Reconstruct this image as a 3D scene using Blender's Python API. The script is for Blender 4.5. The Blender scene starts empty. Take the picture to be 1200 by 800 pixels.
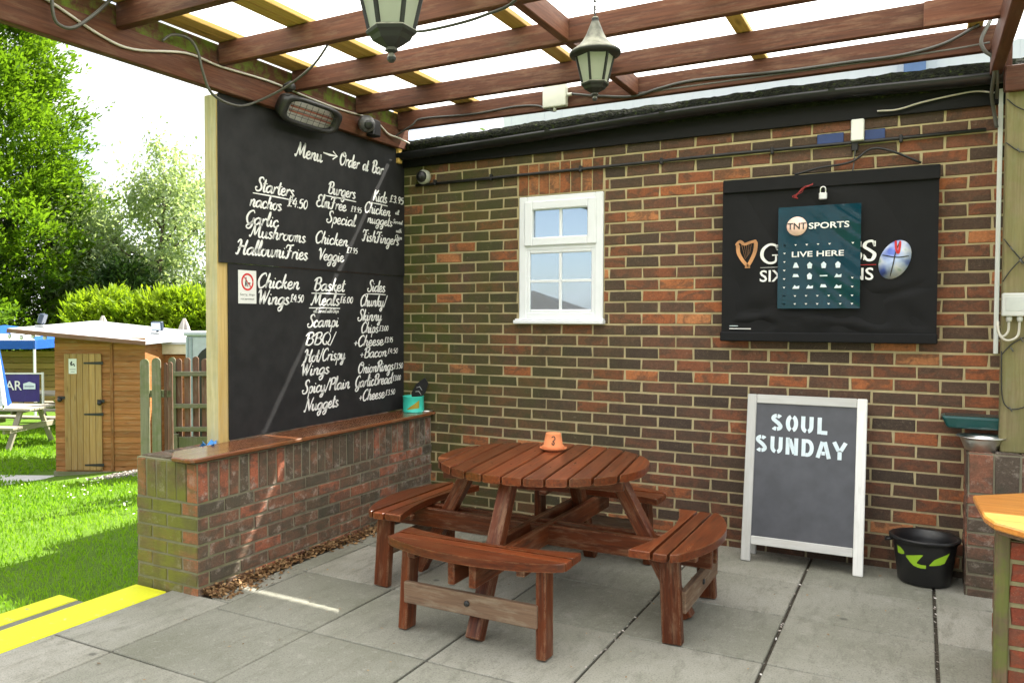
import bpy, bmesh, math, random
import numpy as np
from mathutils import Vector, Matrix

random.seed(11); RNG = np.random.default_rng(5)
S = bpy.context.scene
COL = S.collection
R_ = math.radians

# ------------------------------------------------------------------ camera
cam = bpy.data.cameras.new('camera'); camo = bpy.data.objects.new('camera', cam); COL.objects.link(camo)
yaw, pit, rol = 0.527177678, -0.0315476681, 0.000501058
F = Vector((-math.sin(yaw)*math.cos(pit), math.cos(yaw)*math.cos(pit), math.sin(pit)))
Rt = Vector((math.cos(yaw), math.sin(yaw), 0)); Up = Rt.cross(F)
R2 = Rt*math.cos(rol)+Up*math.sin(rol); U2 = -Rt*math.sin(rol)+Up*math.cos(rol)
mw = Matrix.Identity(4)
for i in range(3):
    mw[i][0] = R2[i]; mw[i][1] = U2[i]; mw[i][2] = -F[i]
mw.translation = Vector((3.20632, -5.34841, 1.45))
camo.matrix_world = mw
cam.sensor_width = 36; cam.lens = 962.611/1200*36
cam.shift_x = (600-516.95)/1200; cam.shift_y = 0
cam.clip_start = .05; cam.clip_end = 2000
S.camera = camo

# ------------------------------------------------------------------ sky, sun, exposure
SUN = Vector((.52, 1, 1.375)).normalized()
W = bpy.data.worlds.new('World'); S.world = W; W.use_nodes = True
nt = W.node_tree; nt.nodes.clear()
out = nt.nodes.new('ShaderNodeOutputWorld'); bg = nt.nodes.new('ShaderNodeBackground'); bg2 = nt.nodes.new('ShaderNodeBackground')
sky = nt.nodes.new('ShaderNodeTexSky'); sky.sky_type = 'NISHITA'; sky.sun_disc = False
sky.sun_elevation = math.asin(SUN.z); sky.sun_rotation = math.atan2(SUN.x, SUN.y)
bg.inputs[1].default_value = .08
nt.links.new(sky.outputs[0], bg.inputs[0])
tc = nt.nodes.new('ShaderNodeTexCoord'); mp = nt.nodes.new('ShaderNodeMapping'); mp.inputs['Scale'].default_value = (1, 1, 2.2)
nz = nt.nodes.new('ShaderNodeTexNoise'); nz.inputs['Scale'].default_value = 2.1; nz.inputs['Detail'].default_value = 7; nz.inputs['Roughness'].default_value = .62
rp = nt.nodes.new('ShaderNodeValToRGB'); rp.color_ramp.elements[0].position = .40; rp.color_ramp.elements[1].position = .55
rp.color_ramp.elements[0].color = (.35, .35, .35, 1)
nt.links.new(tc.outputs['Generated'], mp.inputs[0]); nt.links.new(mp.outputs[0], nz.inputs['Vector']); nt.links.new(nz.outputs[0], rp.inputs[0])
bg2.inputs[0].default_value = (1, 1, 1, 1); bg2.inputs[1].default_value = .62
mx = nt.nodes.new('ShaderNodeMixShader')
nt.links.new(rp.outputs[0], mx.inputs[0]); nt.links.new(bg.outputs[0], mx.inputs[1]); nt.links.new(bg2.outputs[0], mx.inputs[2])
nt.links.new(mx.outputs[0], out.inputs[0])
sl = bpy.data.lights.new('sun', 'SUN'); sl.energy = 5.0; sl.angle = R_(.5); sl.color = (1, .95, .86)
so = bpy.data.objects.new('sun', sl); COL.objects.link(so); so.rotation_euler = SUN.to_track_quat('Z', 'Y').to_euler()
S.view_settings.view_transform = 'Standard'; S.view_settings.look = 'None'
S.view_settings.exposure = 1.66; S.view_settings.gamma = 1.0
try: S.view_settings.use_curve_mapping = False
except Exception: pass
S.cycles.max_bounces = 10; S.cycles.diffuse_bounces = 5; S.cycles.transmission_bounces = 8; S.cycles.transparent_max_bounces = 12
S.cycles.use_denoising = True

# ------------------------------------------------------------------ material helpers
class NT:
    def __init__(s, name):
        s.m = bpy.data.materials.new(name); s.m.use_nodes = True
        s.t = s.m.node_tree; s.t.nodes.clear()
        s.o = s.t.nodes.new('ShaderNodeOutputMaterial')
    def n(s, typ, props=None, **inp):
        k = s.t.nodes.new('ShaderNode'+typ)
        for a, b in (props or {}).items(): setattr(k, a, b)
        for a, b in inp.items():
            a = a.replace('_', ' ')
            s.set(k, a, b)
        return k
    def set(s, k, a, b):
        i = k.inputs[int(a[1:])] if (a[0] == 'i' and a[1:].isdigit()) else k.inputs[a]
        if isinstance(b, bpy.types.NodeSocket): s.t.links.new(b, i)
        elif isinstance(b, bpy.types.Node): s.t.links.new(b.outputs[0], i)
        else:
            if hasattr(i.default_value, '__len__') and len(i.default_value) == 4 and len(b) == 3: b = (*b, 1)
            i.default_value = b
    def attr(s, nm): return s.n('Attribute', {'attribute_name': nm})
    def noise(s, vec=None, scale=5, detail=4, rough=.55, dist=0):
        k = s.n('TexNoise', Scale=scale, Detail=detail, Roughness=rough, Distortion=dist)
        if vec is not None: s.set(k, 'Vector', vec)
        return k.outputs[0]
    def map(s, vec, scale=(1, 1, 1), loc=(0, 0, 0)):
        return s.n('Mapping', Vector=vec, Scale=scale, Location=loc).outputs[0]
    def ramp(s, fac, stops, interp='LINEAR'):
        k = s.n('ValToRGB', Fac=fac); cr = k.color_ramp; cr.interpolation = interp
        while len(cr.elements) < len(stops): cr.elements.new(.5)
        for e, (p, c) in zip(cr.elements, stops):
            e.position = p; e.color = (c, c, c, 1) if not hasattr(c, '__len__') else (*c, 1)
        return k.outputs[0]
    def mix(s, f, a, b, mode='MIX'):
        k = s.n('Mix', {'data_type': 'RGBA', 'blend_type': mode})
        s.set(k, 'i0', f); s.set(k, 'i6', a); s.set(k, 'i7', b)
        return k.outputs[2]
    def math(s, op, a, b=0.0, clamp=False):
        k = s.n('Math', {'operation': op, 'use_clamp': clamp}); s.set(k, 'i0', a); s.set(k, 'i1', b)
        return k.outputs[0]
    def pos(s): return s.n('NewGeometry').outputs['Position']
    def xyz(s, v): return s.n('SeparateXYZ', Vector=v).outputs
    def bump(s, h, st=.3, d=.01): return s.n('Bump', Strength=st, Distance=d, Height=h).outputs[0]
    def bsdf(s, col, rough=.6, normal=None, **kw):
        k = s.n('BsdfPrincipled'); s.set(k, 'Base Color', col); s.set(k, 'Roughness', rough)
        if normal is not None: s.set(k, 'Normal', normal)
        if not isinstance(rough, (int, float)) or rough >= .6: kw.setdefault('Specular_IOR_Level', .2)
        for a, b in kw.items(): s.set(k, a.replace('_', ' '), b)
        s.t.links.new(k.outputs[0], s.o.inputs[0]); return k

def flat(name, col, rough=.5, bumpscale=0, bumpst=.1, var=.12, **kw):
    t = NT(name); p = t.n('TexCoord').outputs['Object']
    nzv = t.noise(p, 9, 5)
    c = t.mix(t.ramp(nzv, [(.3, 0.0), (.7, 1.0)]), tuple(x*(1-var) for x in col), tuple(min(1, x*(1+var)) for x in col))
    nm = t.bump(t.noise(p, bumpscale, 4), bumpst, .004) if bumpscale else None
    t.bsdf(c, rough, nm, **kw); return t.m

def wood(name, base, dark, rough=.5, weather=(.30, .26, .20), wamt=.0, scale=1.0, moss=0.0, bump=.35, coat=0.0, stripe=.5, knots=True, edge=0.0):
    t = NT(name); g = t.attr('gc').outputs['Vector']; rn = t.attr('rnd').outputs['Fac']
    v1 = t.map(g, (1.6*scale, 34*scale, 34*scale)); grain = t.noise(v1, 2.2, 6, .65, .25)
    v2 = t.map(g, (.9*scale, 7*scale, 7*scale)); broad = t.noise(v2, 1.6, 3, .5, .6)
    c = t.mix(t.ramp(grain, [(.28, 0.0), (.68, 1.0)]), dark, base)
    c = t.mix(t.math('MULTIPLY', t.ramp(broad, [(.4, 0.0), (.75, 1.0)]), stripe), c, tuple(x*.62 for x in base))
    k = t.n('HueSaturation', Color=c, Value=t.math('MULTIPLY_ADD', rn, .5)); k2 = k.inputs['Value'].links[0].from_node
    k2.inputs[2].default_value = .75
    c = k.outputs[0]
    if knots:
        vo = t.n('TexVoronoi', Vector=t.map(g, (2.2, 9, 9)), Scale=1.0)
        c = t.mix(t.math('MULTIPLY', t.ramp(vo.outputs['Distance'], [(.05, 1.0), (.16, 0.0)]), .65), c, tuple(x*.35 for x in dark))
    if wamt > 0:
        w = t.noise(t.map(g, (3, 16, 16)), 1.7, 6, .7)
        c = t.mix(t.math('MULTIPLY', t.ramp(w, [(.50, 0.0), (.68, 1.0)]), wamt), c, weather)
    if moss > 0:
        mo = t.noise(t.pos(), 7, 6, .7)
        c = t.mix(t.math('MULTIPLY', t.ramp(mo, [(.44, 0.0), (.58, 1.0)]), moss), c, (.12, .17, .022))
    if edge > 0:
        bv = t.n('Bevel', {'samples': 6}, Radius=.010); gn = t.n('NewGeometry').outputs['Normal']
        dp_ = t.n('VectorMath', {'operation': 'DOT_PRODUCT'}, i0=bv.outputs[0], i1=gn).outputs['Value']
        em = t.ramp(dp_, [(.80, 1.0), (.985, 0.0)])
        en = t.ramp(t.noise(t.pos(), 26, 6, .75), [(.42, 0.0), (.60, 1.0)])
        c = t.mix(t.math('MULTIPLY', t.math('MULTIPLY', em, en), edge), c, weather)
    nm = t.bump(grain, bump, .004)
    rr = t.math('MULTIPLY_ADD', broad, .25); rr.node.inputs[2].default_value = rough-.1
    kw = dict(Coat_Weight=coat, Coat_Roughness=.25) if coat else {}
    t.bsdf(c, rr, nm, **kw); return t.m

def brickmat(name, stops, flash, algae=None, white=None, worn=0):
    """per-brick tone from attribute rnd, flashed dark faces, growth of algae"""
    t = NT(name); rn = t.attr('rnd').outputs['Fac']; g = t.attr('gc').outputs['Vector']; P = t.pos()
    c = t.ramp(rn, stops, 'LINEAR')
    n1 = t.noise(t.map(g, (9, 14, 9)), 1.0, 3, .6, .8)
    c = t.mix(t.math('MULTIPLY', t.ramp(n1, [(.46, 0.0), (.58, 1.0)]), .62), c, flash)
    n2 = t.noise(P, 85, 5, .7)
    c = t.mix(t.ramp(n2, [(.35, 0.0), (.75, .55)]), c, tuple(x*.35 for x in flash))
    n3 = t.noise(P, 260, 2, .5)
    c = t.mix(t.math('MULTIPLY', t.ramp(n3, [(.62, 0.0), (.72, 1.0)]), .35), c, (.42, .30, .20))
    for al in (algae or []):
        ax, a0, a1, col, amt, ns = al
        x = t.xyz(P)[ax]
        mr = t.n('MapRange', Value=x, i1=a0, i2=a1).outputs[0]
        na = t.noise(P, ns, 5, .65)
        f = t.math('MULTIPLY', t.math('MULTIPLY', mr, t.ramp(na, [(.30, 0.0), (.58, 1.0)])), amt, True)
        f = t.math('MULTIPLY', f, t.ramp(rn, [(.66, 1.0), (.84, .25)]))
        c = t.mix(f, c, col)
    if white:
        y0, y1, amt = white
        mr = t.n('MapRange', Value=t.xyz(P)[1], i1=y0, i2=y1).outputs[0]
        na = t.noise(P, 9, 6, .75)
        c = t.mix(t.math('MULTIPLY', t.math('MULTIPLY', mr, t.ramp(na, [(.50, 0.0), (.72, 1.0)])), amt, True), c, (.46, .44, .41))
    big_ = t.noise(P, 1.1, 5, .6)
    c = t.mix(t.ramp(big_, [(.45, 0.0), (.72, .30)]), c, tuple(x*.6 for x in flash))
    c = t.mix(t.ramp(t.noise(P, 21, 6, .78), [(.60, 0.0), (.72, .28)]), c, (.38, .32, .24))
    dr = t.noise(t.map(P, (9, 9, .55)), 1.0, 6, .7)
    c = t.mix(t.ramp(dr, [(.52, 0.0), (.70, .28)]), c, tuple(x*.5 for x in flash))
    if worn:
        w1 = t.noise(P, 13, 7, .78); w2 = t.noise(P, 5, 5, .7)
        c = t.mix(t.math('MULTIPLY', t.ramp(w1, [(.54, 0.0), (.66, 1.0)]), worn), c, (.40, .345, .285))
        c = t.mix(t.math('MULTIPLY', t.ramp(w2, [(.50, 0.0), (.68, 1.0)]), worn), c, (.055, .055, .038))
    hgt = t.math('ADD', t.math('MULTIPLY', n2, .6), t.math('MULTIPLY', t.noise(t.map(g, (30, 90, 30)), 1, 3), .6))
    t.bsdf(c, .85, t.bump(hgt, .55, .006)); return t.m

def mortarmat(name, col, algae=None):
    t = NT(name); P = t.pos()
    c = t.mix(t.noise(P, 16, 6, .7), tuple(x*.62 for x in col), tuple(x*1.2 for x in col))
    c = t.mix(t.ramp(t.noise(t.map(P, (9, 9, .8)), 1.0, 6, .7), [(.50, 0.0), (.70, .55)]), c, tuple(x*.5 for x in col))
    for al in (algae or []):
        ax, a0, a1, cc, amt, ns = al
        mr = t.n('MapRange', Value=t.xyz(P)[ax], i1=a0, i2=a1).outputs[0]
        c = t.mix(t.math('MULTIPLY', t.math('MULTIPLY', mr, t.ramp(t.noise(P, ns, 5), [(.35, 0.0), (.6, 1.0)])), amt, True), c, cc)
    t.bsdf(c, .95, t.bump(t.noise(P, 220, 4), .6, .003)); return t.m

def leafmat(name, c0, c1, trans=.45, rough=.55):
    t = NT(name); rn = t.attr('rnd').outputs['Fac']
    c = t.ramp(rn, [(0, c0), (1, c1)])
    d = t.n('BsdfPrincipled'); t.set(d, 'Base Color', c); t.set(d, 'Roughness', rough); t.set(d, 'Specular IOR Level', .25)
    tr = t.n('BsdfTranslucent', Color=t.mix(.5, c, (c1[0]*1.6, c1[1]*1.7, c1[2]*.6)))
    mxs = t.n('MixShader', Fac=trans); t.set(mxs, 'i1', d); t.set(mxs, 'i2', tr)
    t.t.links.new(mxs.outputs[0], t.o.inputs[0]); return t.m

# ------------------------------------------------------------------ mesh builder
class MB:
    def __init__(s):
        s.bm = bmesh.new(); s.gc = s.bm.verts.layers.float_vector.new('gc'); s.rn = s.bm.verts.layers.float.new('rnd')
    def add(s, vs, fs, gcs=None, rnd=None, mat=0, smooth=False):
        rnd = random.random() if rnd is None else rnd
        bv = []
        for i, v in enumerate(vs):
            b = s.bm.verts.new(v); b[s.gc] = gcs[i] if gcs is not None else v; b[s.rn] = rnd; bv.append(b)
        out = []
        for f in fs:
            try:
                q = s.bm.faces.new([bv[i] for i in f]); q.material_index = mat; q.smooth = smooth; out.append(q)
            except ValueError: pass
        return bv, out
    def hexa(s, p, bev=0, mat=0, rnd=None, seg=1, gaxes=None):
        """p: 8 corners, bottom ring 0-3 ccw then top ring 4-7"""
        p = [Vector(q) for q in p]
        ex = (p[1]-p[0]); ey = (p[3]-p[0]); ez = (p[4]-p[0])
        L = [ex, ey, ez]; order = sorted(range(3), key=lambda i: -L[i].length)
        off = Vector((random.uniform(0, 50), random.uniform(0, 50), random.uniform(0, 50)))
        g = []
        for q in p:
            d = q-p[0]; g.append(off+Vector([d.dot(L[o].normalized()) if L[o].length > 1e-9 else 0 for o in order]))
        fs = [(0, 3, 2, 1), (4, 5, 6, 7), (0, 1, 5, 4), (1, 2, 6, 5), (2, 3, 7, 6), (3, 0, 4, 7)]
        bv, bf = s.add(p, fs, g, rnd, mat)
        if bev > 0:
            es = list({e for f in bf for e in f.edges})
            bmesh.ops.bevel(s.bm, geom=es, offset=bev, segments=seg, affect='EDGES', profile=.5)
    def box(s, x0, x1, y0, y1, z0, z1, bev=0, mat=0, rnd=None, seg=1):
        s.hexa([(x0, y0, z0), (x1, y0, z0), (x1, y1, z0), (x0, y1, z0), (x0, y0, z1), (x1, y0, z1), (x1, y1, z1), (x0, y1, z1)], bev, mat, rnd, seg)
    def beam(s, a, b, w, h, up=(0, 0, 1), bev=0, mat=0, rnd=None, seg=1):
        a = Vector(a); b = Vector(b); d = (b-a).normalized(); up = Vector(up)
        sx = d.cross(up).normalized(); uz = sx.cross(d).normalized(); sx *= w/2; uz *= h/2
        s.hexa([a-sx-uz, b-sx-uz, b+sx-uz, a+sx-uz, a-sx+uz, b-sx+uz, b+sx+uz, a+sx+uz], bev, mat, rnd, seg)
    def tube(s, pts, r, seg=6, mat=0, smooth=True, spline=0, cap=True, r1=None):
        pts = [Vector(p) for p in pts]
        if spline: pts = [Vector(p) for p in catmull([tuple(p) for p in pts], spline)]
        n = len(pts); rings = []; prev = None; vs = []
        for i, p in enumerate(pts):
            d = (pts[min(i+1, n-1)]-pts[max(i-1, 0)])
            if d.length < 1e-9: d = Vector((0, 0, 1))
            d.normalize()
            if prev is None:
                ref = Vector((0, 0, 1)) if abs(d.z) < .9 else Vector((1, 0, 0)); u = d.cross(ref).normalized()
            else:
                u = prev-d*prev.dot(d); u.normalize()
            prev = u; v = d.cross(u)
            rr = r if r1 is None else r+(r1-r)*i/max(1, n-1)
            for k in range(seg):
                a = 2*math.pi*k/seg; vs.append(p+(u*math.cos(a)+v*math.sin(a))*rr)
        fs = []
        for i in range(n-1):
            for k in range(seg):
                k2 = (k+1) % seg; fs.append((i*seg+k, i*seg+k2, (i+1)*seg+k2, (i+1)*seg+k))
        if cap: fs += [tuple(range(seg))[::-1], tuple((n-1)*seg+k for k in range(seg))]
        s.add(vs, fs, None, None, mat, smooth)
    def lathe(s, prof, c=(0, 0, 0), seg=28, mat=0, smooth=True, axis=None, sx=1, sy=1, phase=0):
        c = Vector(c); vs = []; n = len(prof)
        if axis is None: X, Y, Z = Vector((1, 0, 0)), Vector((0, 1, 0)), Vector((0, 0, 1))
        else:
            Z = Vector(axis).normalized(); X = Z.orthogonal().normalized(); Y = Z.cross(X)
        for r, z in prof:
            for k in range(seg):
                a = 2*math.pi*k/seg+phase; vs.append(c+X*(r*math.cos(a)*sx)+Y*(r*math.sin(a)*sy)+Z*z)
        fs = [(i*seg+k, i*seg+(k+1) % seg, (i+1)*seg+(k+1) % seg, (i+1)*seg+k) for i in range(n-1) for k in range(seg)]
        if prof[0][0] > 1e-6: fs.append(tuple(range(seg))[::-1])
        if prof[-1][0] > 1e-6: fs.append(tuple((n-1)*seg+k for k in range(seg)))
        s.add(vs, fs, None, None, mat, smooth)
    def prism(s, poly, O, U, V, N, t0, t1, mat=0, smooth=False, bev=0, gl=None, rnd=None):
        """poly in (u,v) extruded along N from t0 to t1"""
        O, U, V, N = map(Vector, (O, U, V, N)); n = len(poly)
        vs = [O+U*a+V*b+N*t0 for a, b in poly]+[O+U*a+V*b+N*t1 for a, b in poly]
        off = Vector((random.uniform(0, 40), random.uniform(0, 40), random.uniform(0, 40)))
        gl = gl or (lambda a, b: (a, b))
        g = [off+Vector((*gl(a, b), 0)) for a, b in poly]+[off+Vector((*gl(a, b), t1-t0)) for a, b in poly]
        fs = [tuple(range(n))[::-1], tuple(range(n, 2*n))]+[(i, (i+1) % n, n+(i+1) % n, n+i) for i in range(n)]
        bv, bf = s.add(vs, fs, g, rnd, mat, smooth)
        if bev:
            es = list({e for f in bf[:2] for e in f.edges}); bmesh.ops.bevel(s.bm, geom=es, offset=bev, segments=1, affect='EDGES')
    def quad(s, a, b, c, d, mat=0, rnd=None): s.add([a, b, c, d], [(0, 1, 2, 3)], None, rnd, mat)
    def build(s, name, mats, parent=None, smooth=None):
        bmesh.ops.recalc_face_normals(s.bm, faces=s.bm.faces[:])
        me = bpy.data.meshes.new(name); s.bm.to_mesh(me); s.bm.free()
        return link(name, me, mats, parent)

def link(name, me, mats, parent=None):
    for m in (mats if isinstance(mats, (list, tuple)) else [mats]): me.materials.append(m)
    o = bpy.data.objects.new(name, me); COL.objects.link(o)
    if parent is not None: par(o, parent)
    return o
def par(o, p):
    o.parent = p
    if p.type == 'EMPTY': o.matrix_parent_inverse = Matrix.Translation(-Vector(p.location))
def thing(name, label, cat, loc=(0, 0, 0), group=None):
    o = bpy.data.objects.new(name, None); o.location = loc; o.empty_display_size = .1; COL.objects.link(o)
    o['label'] = label; o['category'] = cat
    if group: o['group'] = group
    return o
def tag(o, label, cat, group=None):
    o['label'] = label; o['category'] = cat
    if group: o['group'] = group
    return o
def struct(o, kind='structure'):
    o['kind'] = kind; return o
def dup(root, loc, label, rotz=None):
    r = root.copy(); COL.objects.link(r); r.location = loc; r['label'] = label
    if rotz is not None: r.rotation_euler.z = rotz
    for ch in list(root.children):
        c = ch.copy(); COL.objects.link(c); c.parent = r; c.matrix_parent_inverse = ch.matrix_parent_inverse.copy()
        for g in list(ch.children):
            d = g.copy(); COL.objects.link(d); d.parent = c
    return r
def catmull(P, k=6):
    if len(P) < 3:
        return P
    dim = len(P[0]); Q = [tuple(2*P[0][i]-P[1][i] for i in range(dim))]+list(P)+[tuple(2*P[-1][i]-P[-2][i] for i in range(dim))]
    o = []
    for j in range(1, len(Q)-2):
        p0, p1, p2, p3 = Q[j-1:j+3]
        for s in range(k):
            t = s/k
            o.append(tuple(.5*(2*p1[i]+(p2[i]-p0[i])*t+(2*p0[i]-5*p1[i]+4*p2[i]-p3[i])*t*t+(3*p1[i]-p0[i]-3*p2[i]+p3[i])*t**3) for i in range(dim)))
    o.append(tuple(P[-1])); return o

X3, Y3, Z3 = Vector((1, 0, 0)), Vector((0, 1, 0)), Vector((0, 0, 1))
def leafmesh(name, pos, d, n, ln, wd, rnd, mat, parent=None):
    """many small leaf faces: centre pos, direction d, normal n"""
    d = d/np.linalg.norm(d, axis=1, keepdims=True); s = np.cross(d, n); s /= (np.linalg.norm(s, axis=1, keepdims=True)+1e-9)
    ln = np.asarray(ln).reshape(-1, 1)*np.ones((len(pos), 1)); wd = np.asarray(wd).reshape(-1, 1)*np.ones((len(pos), 1))
    V = np.stack([pos-d*ln*.5, pos+s*wd*.5, pos+d*ln*.5, pos-s*wd*.5], 1).reshape(-1, 3)
    N = len(pos); me = bpy.data.meshes.new(name)
    me.vertices.add(4*N); me.vertices.foreach_set('co', V.astype(np.float32).ravel())
    me.loops.add(4*N); me.loops.foreach_set('vertex_index', np.arange(4*N, dtype=np.int32))
    me.polygons.add(N); me.polygons.foreach_set('loop_start', np.arange(0, 4*N, 4, dtype=np.int32))
    me.update(calc_edges=True)
    a = me.attributes.new('rnd', 'FLOAT', 'POINT'); a.data.foreach_set('value', np.repeat(rnd, 4).astype(np.float32))
    return link(name, me, mat, parent)
def unit(n):
    v = RNG.normal(size=(n, 3)); return v/np.linalg.norm(v, axis=1, keepdims=True)

# ------------------------------------------------------------------ materials
BR_STOPS = [(0, (.070, .050, .038)), (.22, (.115, .068, .047)), (.45, (.185, .083, .050)), (.66, (.27, .092, .045)), (.84, (.42, .135, .052)), (1, (.56, .23, .095))]
GREEN = (.058, .075, .016)
M_brick = brickmat('stock_brick', BR_STOPS, (.082, .060, .044), algae=[(0, 1.75, -.3, GREEN, 1.0, 2.6), (2, .5, -.15, (.02, .02, .014), .55, 4)])
M_mortar = mortarmat('sandy_mortar', (.49, .41, .235), algae=[(0, 1.0, -.6, (.19, .19, .075), .7, 3), (2, .4, -.1, (.14, .12, .08), .8, 5)])
LW_STOPS = [(0, (.105, .082, .062)), (.25, (.17, .098, .068)), (.5, (.26, .115, .072)), (.75, (.35, .125, .072)), (1, (.44, .13, .068))]
M_brick_low = brickmat('weathered_brick', LW_STOPS, (.085, .072, .056), algae=[(0, .1, -.05, (.085, .088, .045), .38, 4.5)], white=(-.95, -.05, .8), worn=.6)
M_brick_end = brickmat('mossy_end_brick', LW_STOPS, (.12, .11, .06), algae=[(2, -1.0, -.5, (.165, .175, .028), .9, 4.2)], worn=.35)
M_mortar_low = mortarmat('green_grey_mortar', (.235, .215, .15), algae=[(1, -1.9, -2.4, (.20, .21, .09), .7, 5)])
M_brick_pier = brickmat('pier_brick', LW_STOPS, (.095, .07, .055), algae=[(2, .35, -.1, (.05, .045, .03), .5, 5)], worn=.55)
M_brick_red = brickmat('red_brick', [(0, (.22, .05, .03)), (.5, (.33, .07, .035)), (.8, (.12, .09, .06)), (1, (.42, .10, .05))], (.16, .07, .05), algae=[(2, .4, -.1, (.10, .10, .03), .4, 7)])
M_mortar_pale = mortarmat('pale_mortar', (.30, .27, .15))
M_table = wood('mahogany_stain', (.175, .038, .009), (.040, .009, .0045), .30, (.34, .18, .09), .12, moss=0, coat=.22, edge=.6)
M_table_leg = wood('worn_stain', (.140, .034, .009), (.034, .009, .0045), .40, (.40, .27, .16), .26, coat=.08, edge=.9)
M_raw = wood('bare_worn_wood', (.19, .12, .075), (.10, .062, .04), .7, (.33, .28, .2), .5)
M_rafter = wood('rafter_stain', (.132, .050, .026), (.050, .020, .012), .62, (.21, .13, .08), .36)
M_rafter_dark = wood('dark_rafter_stain', (.12, .045, .026), (.06, .024, .015), .6, (.22, .15, .11), .2)  # rafter stain with a slightly darker base, for right beam and brace block
M_header = wood('mossy_header', (.15, .065, .036), (.08, .034, .020), .75, (.2, .17, .14), .3, moss=.95)
M_batten = wood('pine_batten', (.62, .42, .12), (.44, .27, .07), .6, stripe=.25)
M_post = wood('pale_post', (.50, .44, .26), (.34, .28, .15), .75, (.40, .40, .30), .5, moss=.10)
M_postY = wood('yellow_post_face', (.50, .37, .15), (.38, .26, .09), .7, (.40, .36, .24), .4, stripe=.3)
M_postR = wood('green_treated_post', (.25, .21, .11), (.16, .13, .065), .75, (.24, .23, .14), .5, moss=.2)
M_coping = wood('varnished_board', (.20, .068, .026), (.08, .028, .014), .20, (.26, .20, .13), .32, coat=.4, moss=.05, edge=.5)
M_counter = wood('orange_varnish', (.62, .26, .05), (.36, .12, .025), .3, coat=.5)
M_trimgreen = wood('green_trim', (.19, .15, .085), (.11, .09, .05), .7, (.26, .13, .09), .5, moss=.5)
M_shed = wood('shed_cladding', (.45, .20, .068), (.26, .10, .03), .7, (.42, .30, .16), .4, scale=.7)
M_sheddoor = wood('shed_door', (.47, .30, .12), (.31, .18, .06), .7, (.42, .33, .2), .4, scale=.7)
M_fence = wood('weathered_fence', (.32, .30, .21), (.18, .165, .11), .85, (.28, .29, .22), .5, scale=.6, moss=.35)
M_fencered = wood('red_fence', (.24, .13, .09), (.14, .075, .05), .85, (.3, .26, .2), .5, scale=.6)
M_tablegrey = wood('grey_outdoor_wood', (.40, .36, .28), (.26, .23, .17), .8, (.45, .43, .38), .5, scale=.6)
M_board = flat('blackboard', (.0205, .0205, .0215), .66, 60, .08, .25, Specular_IOR_Level=.22)
M_chalk = flat('white_paint_letter', (.80, .80, .78), .8)
M_black = flat('black_plastic', (.012, .012, .013), .38)
M_gutter = flat('black_gutter', (.0055, .006, .007), .38)
M_fascia = flat('black_paint', (.005, .005, .0055), .6, Specular_IOR_Level=.25)
M_darkmetal = flat('dark_metal', (.02, .02, .019), .45, 40, .1)
M_steel = flat('steel', (.82, .82, .80), .30, Metallic=1.0)
M_reflector = flat('heater_reflector', (.85, .84, .80), .35, 30, .6, Metallic=.9)
M_upvc = flat('white_frame', (.76, .78, .81), .25, var=.02)
M_white = flat('white_plastic', (.74, .75, .72), .35, var=.03)
M_offwhite = flat('cream_box', (.42, .43, .36), .5, 30, .1, .06)
M_lightgrey = flat('light_grey_box', (.55, .56, .54), .45)
M_cablewhite = flat('pale_cable', (.52, .49, .42), .5)
M_cable = flat('dark_cable', (.045, .045, .04), .5)
M_cablegrey = flat('grey_cable', (.085, .083, .070), .55)
M_fabric = flat('black_fabric', (.0075, .0075, .0085), .72, 500, .12, .15, Specular_IOR_Level=.22)
t = NT('worn_yellow_paint'); P = t.pos(); w1 = t.noise(P, 11, 7, .75); w2 = t.noise(P, 60, 5, .7)
c = t.mix(t.ramp(w2, [(.3, 0.0), (.7, .35)]), (.70, .71, .025), (.52, .52, .05))
c = t.mix(t.ramp(w1, [(.60, 0.0), (.66, .8)]), c, (.34, .33, .26)); t.bsdf(c, .6, t.bump(w2, .3, .003)); M_yellow = t.m
M_teal = flat('teal_tin', (.05, .60, .46), .35, var=.05)
M_olive = flat('gold_mark', (.35, .27, .02), .5)
M_green_trough = flat('green_plastic', (.004, .060, .058), .28)
M_lime = flat('lime_label', (.30, .52, .02), .45)
M_terracotta = flat('terracotta', (.62, .22, .09), .75, 120, .15)
M_blue = flat('blue_paint', (.02, .045, .16), .5)
M_bluebag = flat('blue_plastic', (.03, .22, .55), .3)
M_redwire = flat('red_wire', (.30, .02, .02), .5)
M_redsign = flat('sign_red', (.6, .02, .02), .5)
M_signblack = flat('sign_black', (.02, .02, .02), .5)
M_concrete = flat('pale_concrete', (.60, .59, .56), .9, 80, .3)
M_iron = flat('black_iron', (.02, .02, .02), .5)
M_cream = flat('cream_fascia', (.72, .66, .48), .6)
M_greycab = flat('grey_cabinet', (.50, .54, .60), .5)
M_cloudwhite = flat('white_cladding', (.84, .87, .90), .5, var=.03)
M_bluefab = flat('blue_canopy', (.02, .10, .42), .6)
M_whitefab = flat('white_canopy', (.72, .76, .84), .7, var=.05)
M_purple = flat('purple_banner', (.035, .018, .17), .55)
M_beige = flat('beige_parasol', (.55, .50, .46), .8)
M_poster = flat('teal_poster', (.0018, .034, .052), .10, 6, .3, .12, Specular_IOR_Level=.3)
M_pink = flat('pale_pink', (.90, .62, .52), .4)
M_gold = flat('harp_gold', (.46, .22, .09), .5, 60, .2, .5)
M_stencil = flat('pale_blue_stencil', (.66, .76, .80), .7, 0, 0, .12)
M_slate = flat('slate_panel', (.060, .062, .072), .42, 25, .05, .18)
M_aframe = wood('white_painted_frame', (.70, .70, .67), (.60, .60, .57), .6, (.42, .40, .34), .35, bump=.15, knots=False, stripe=.1)

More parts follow.
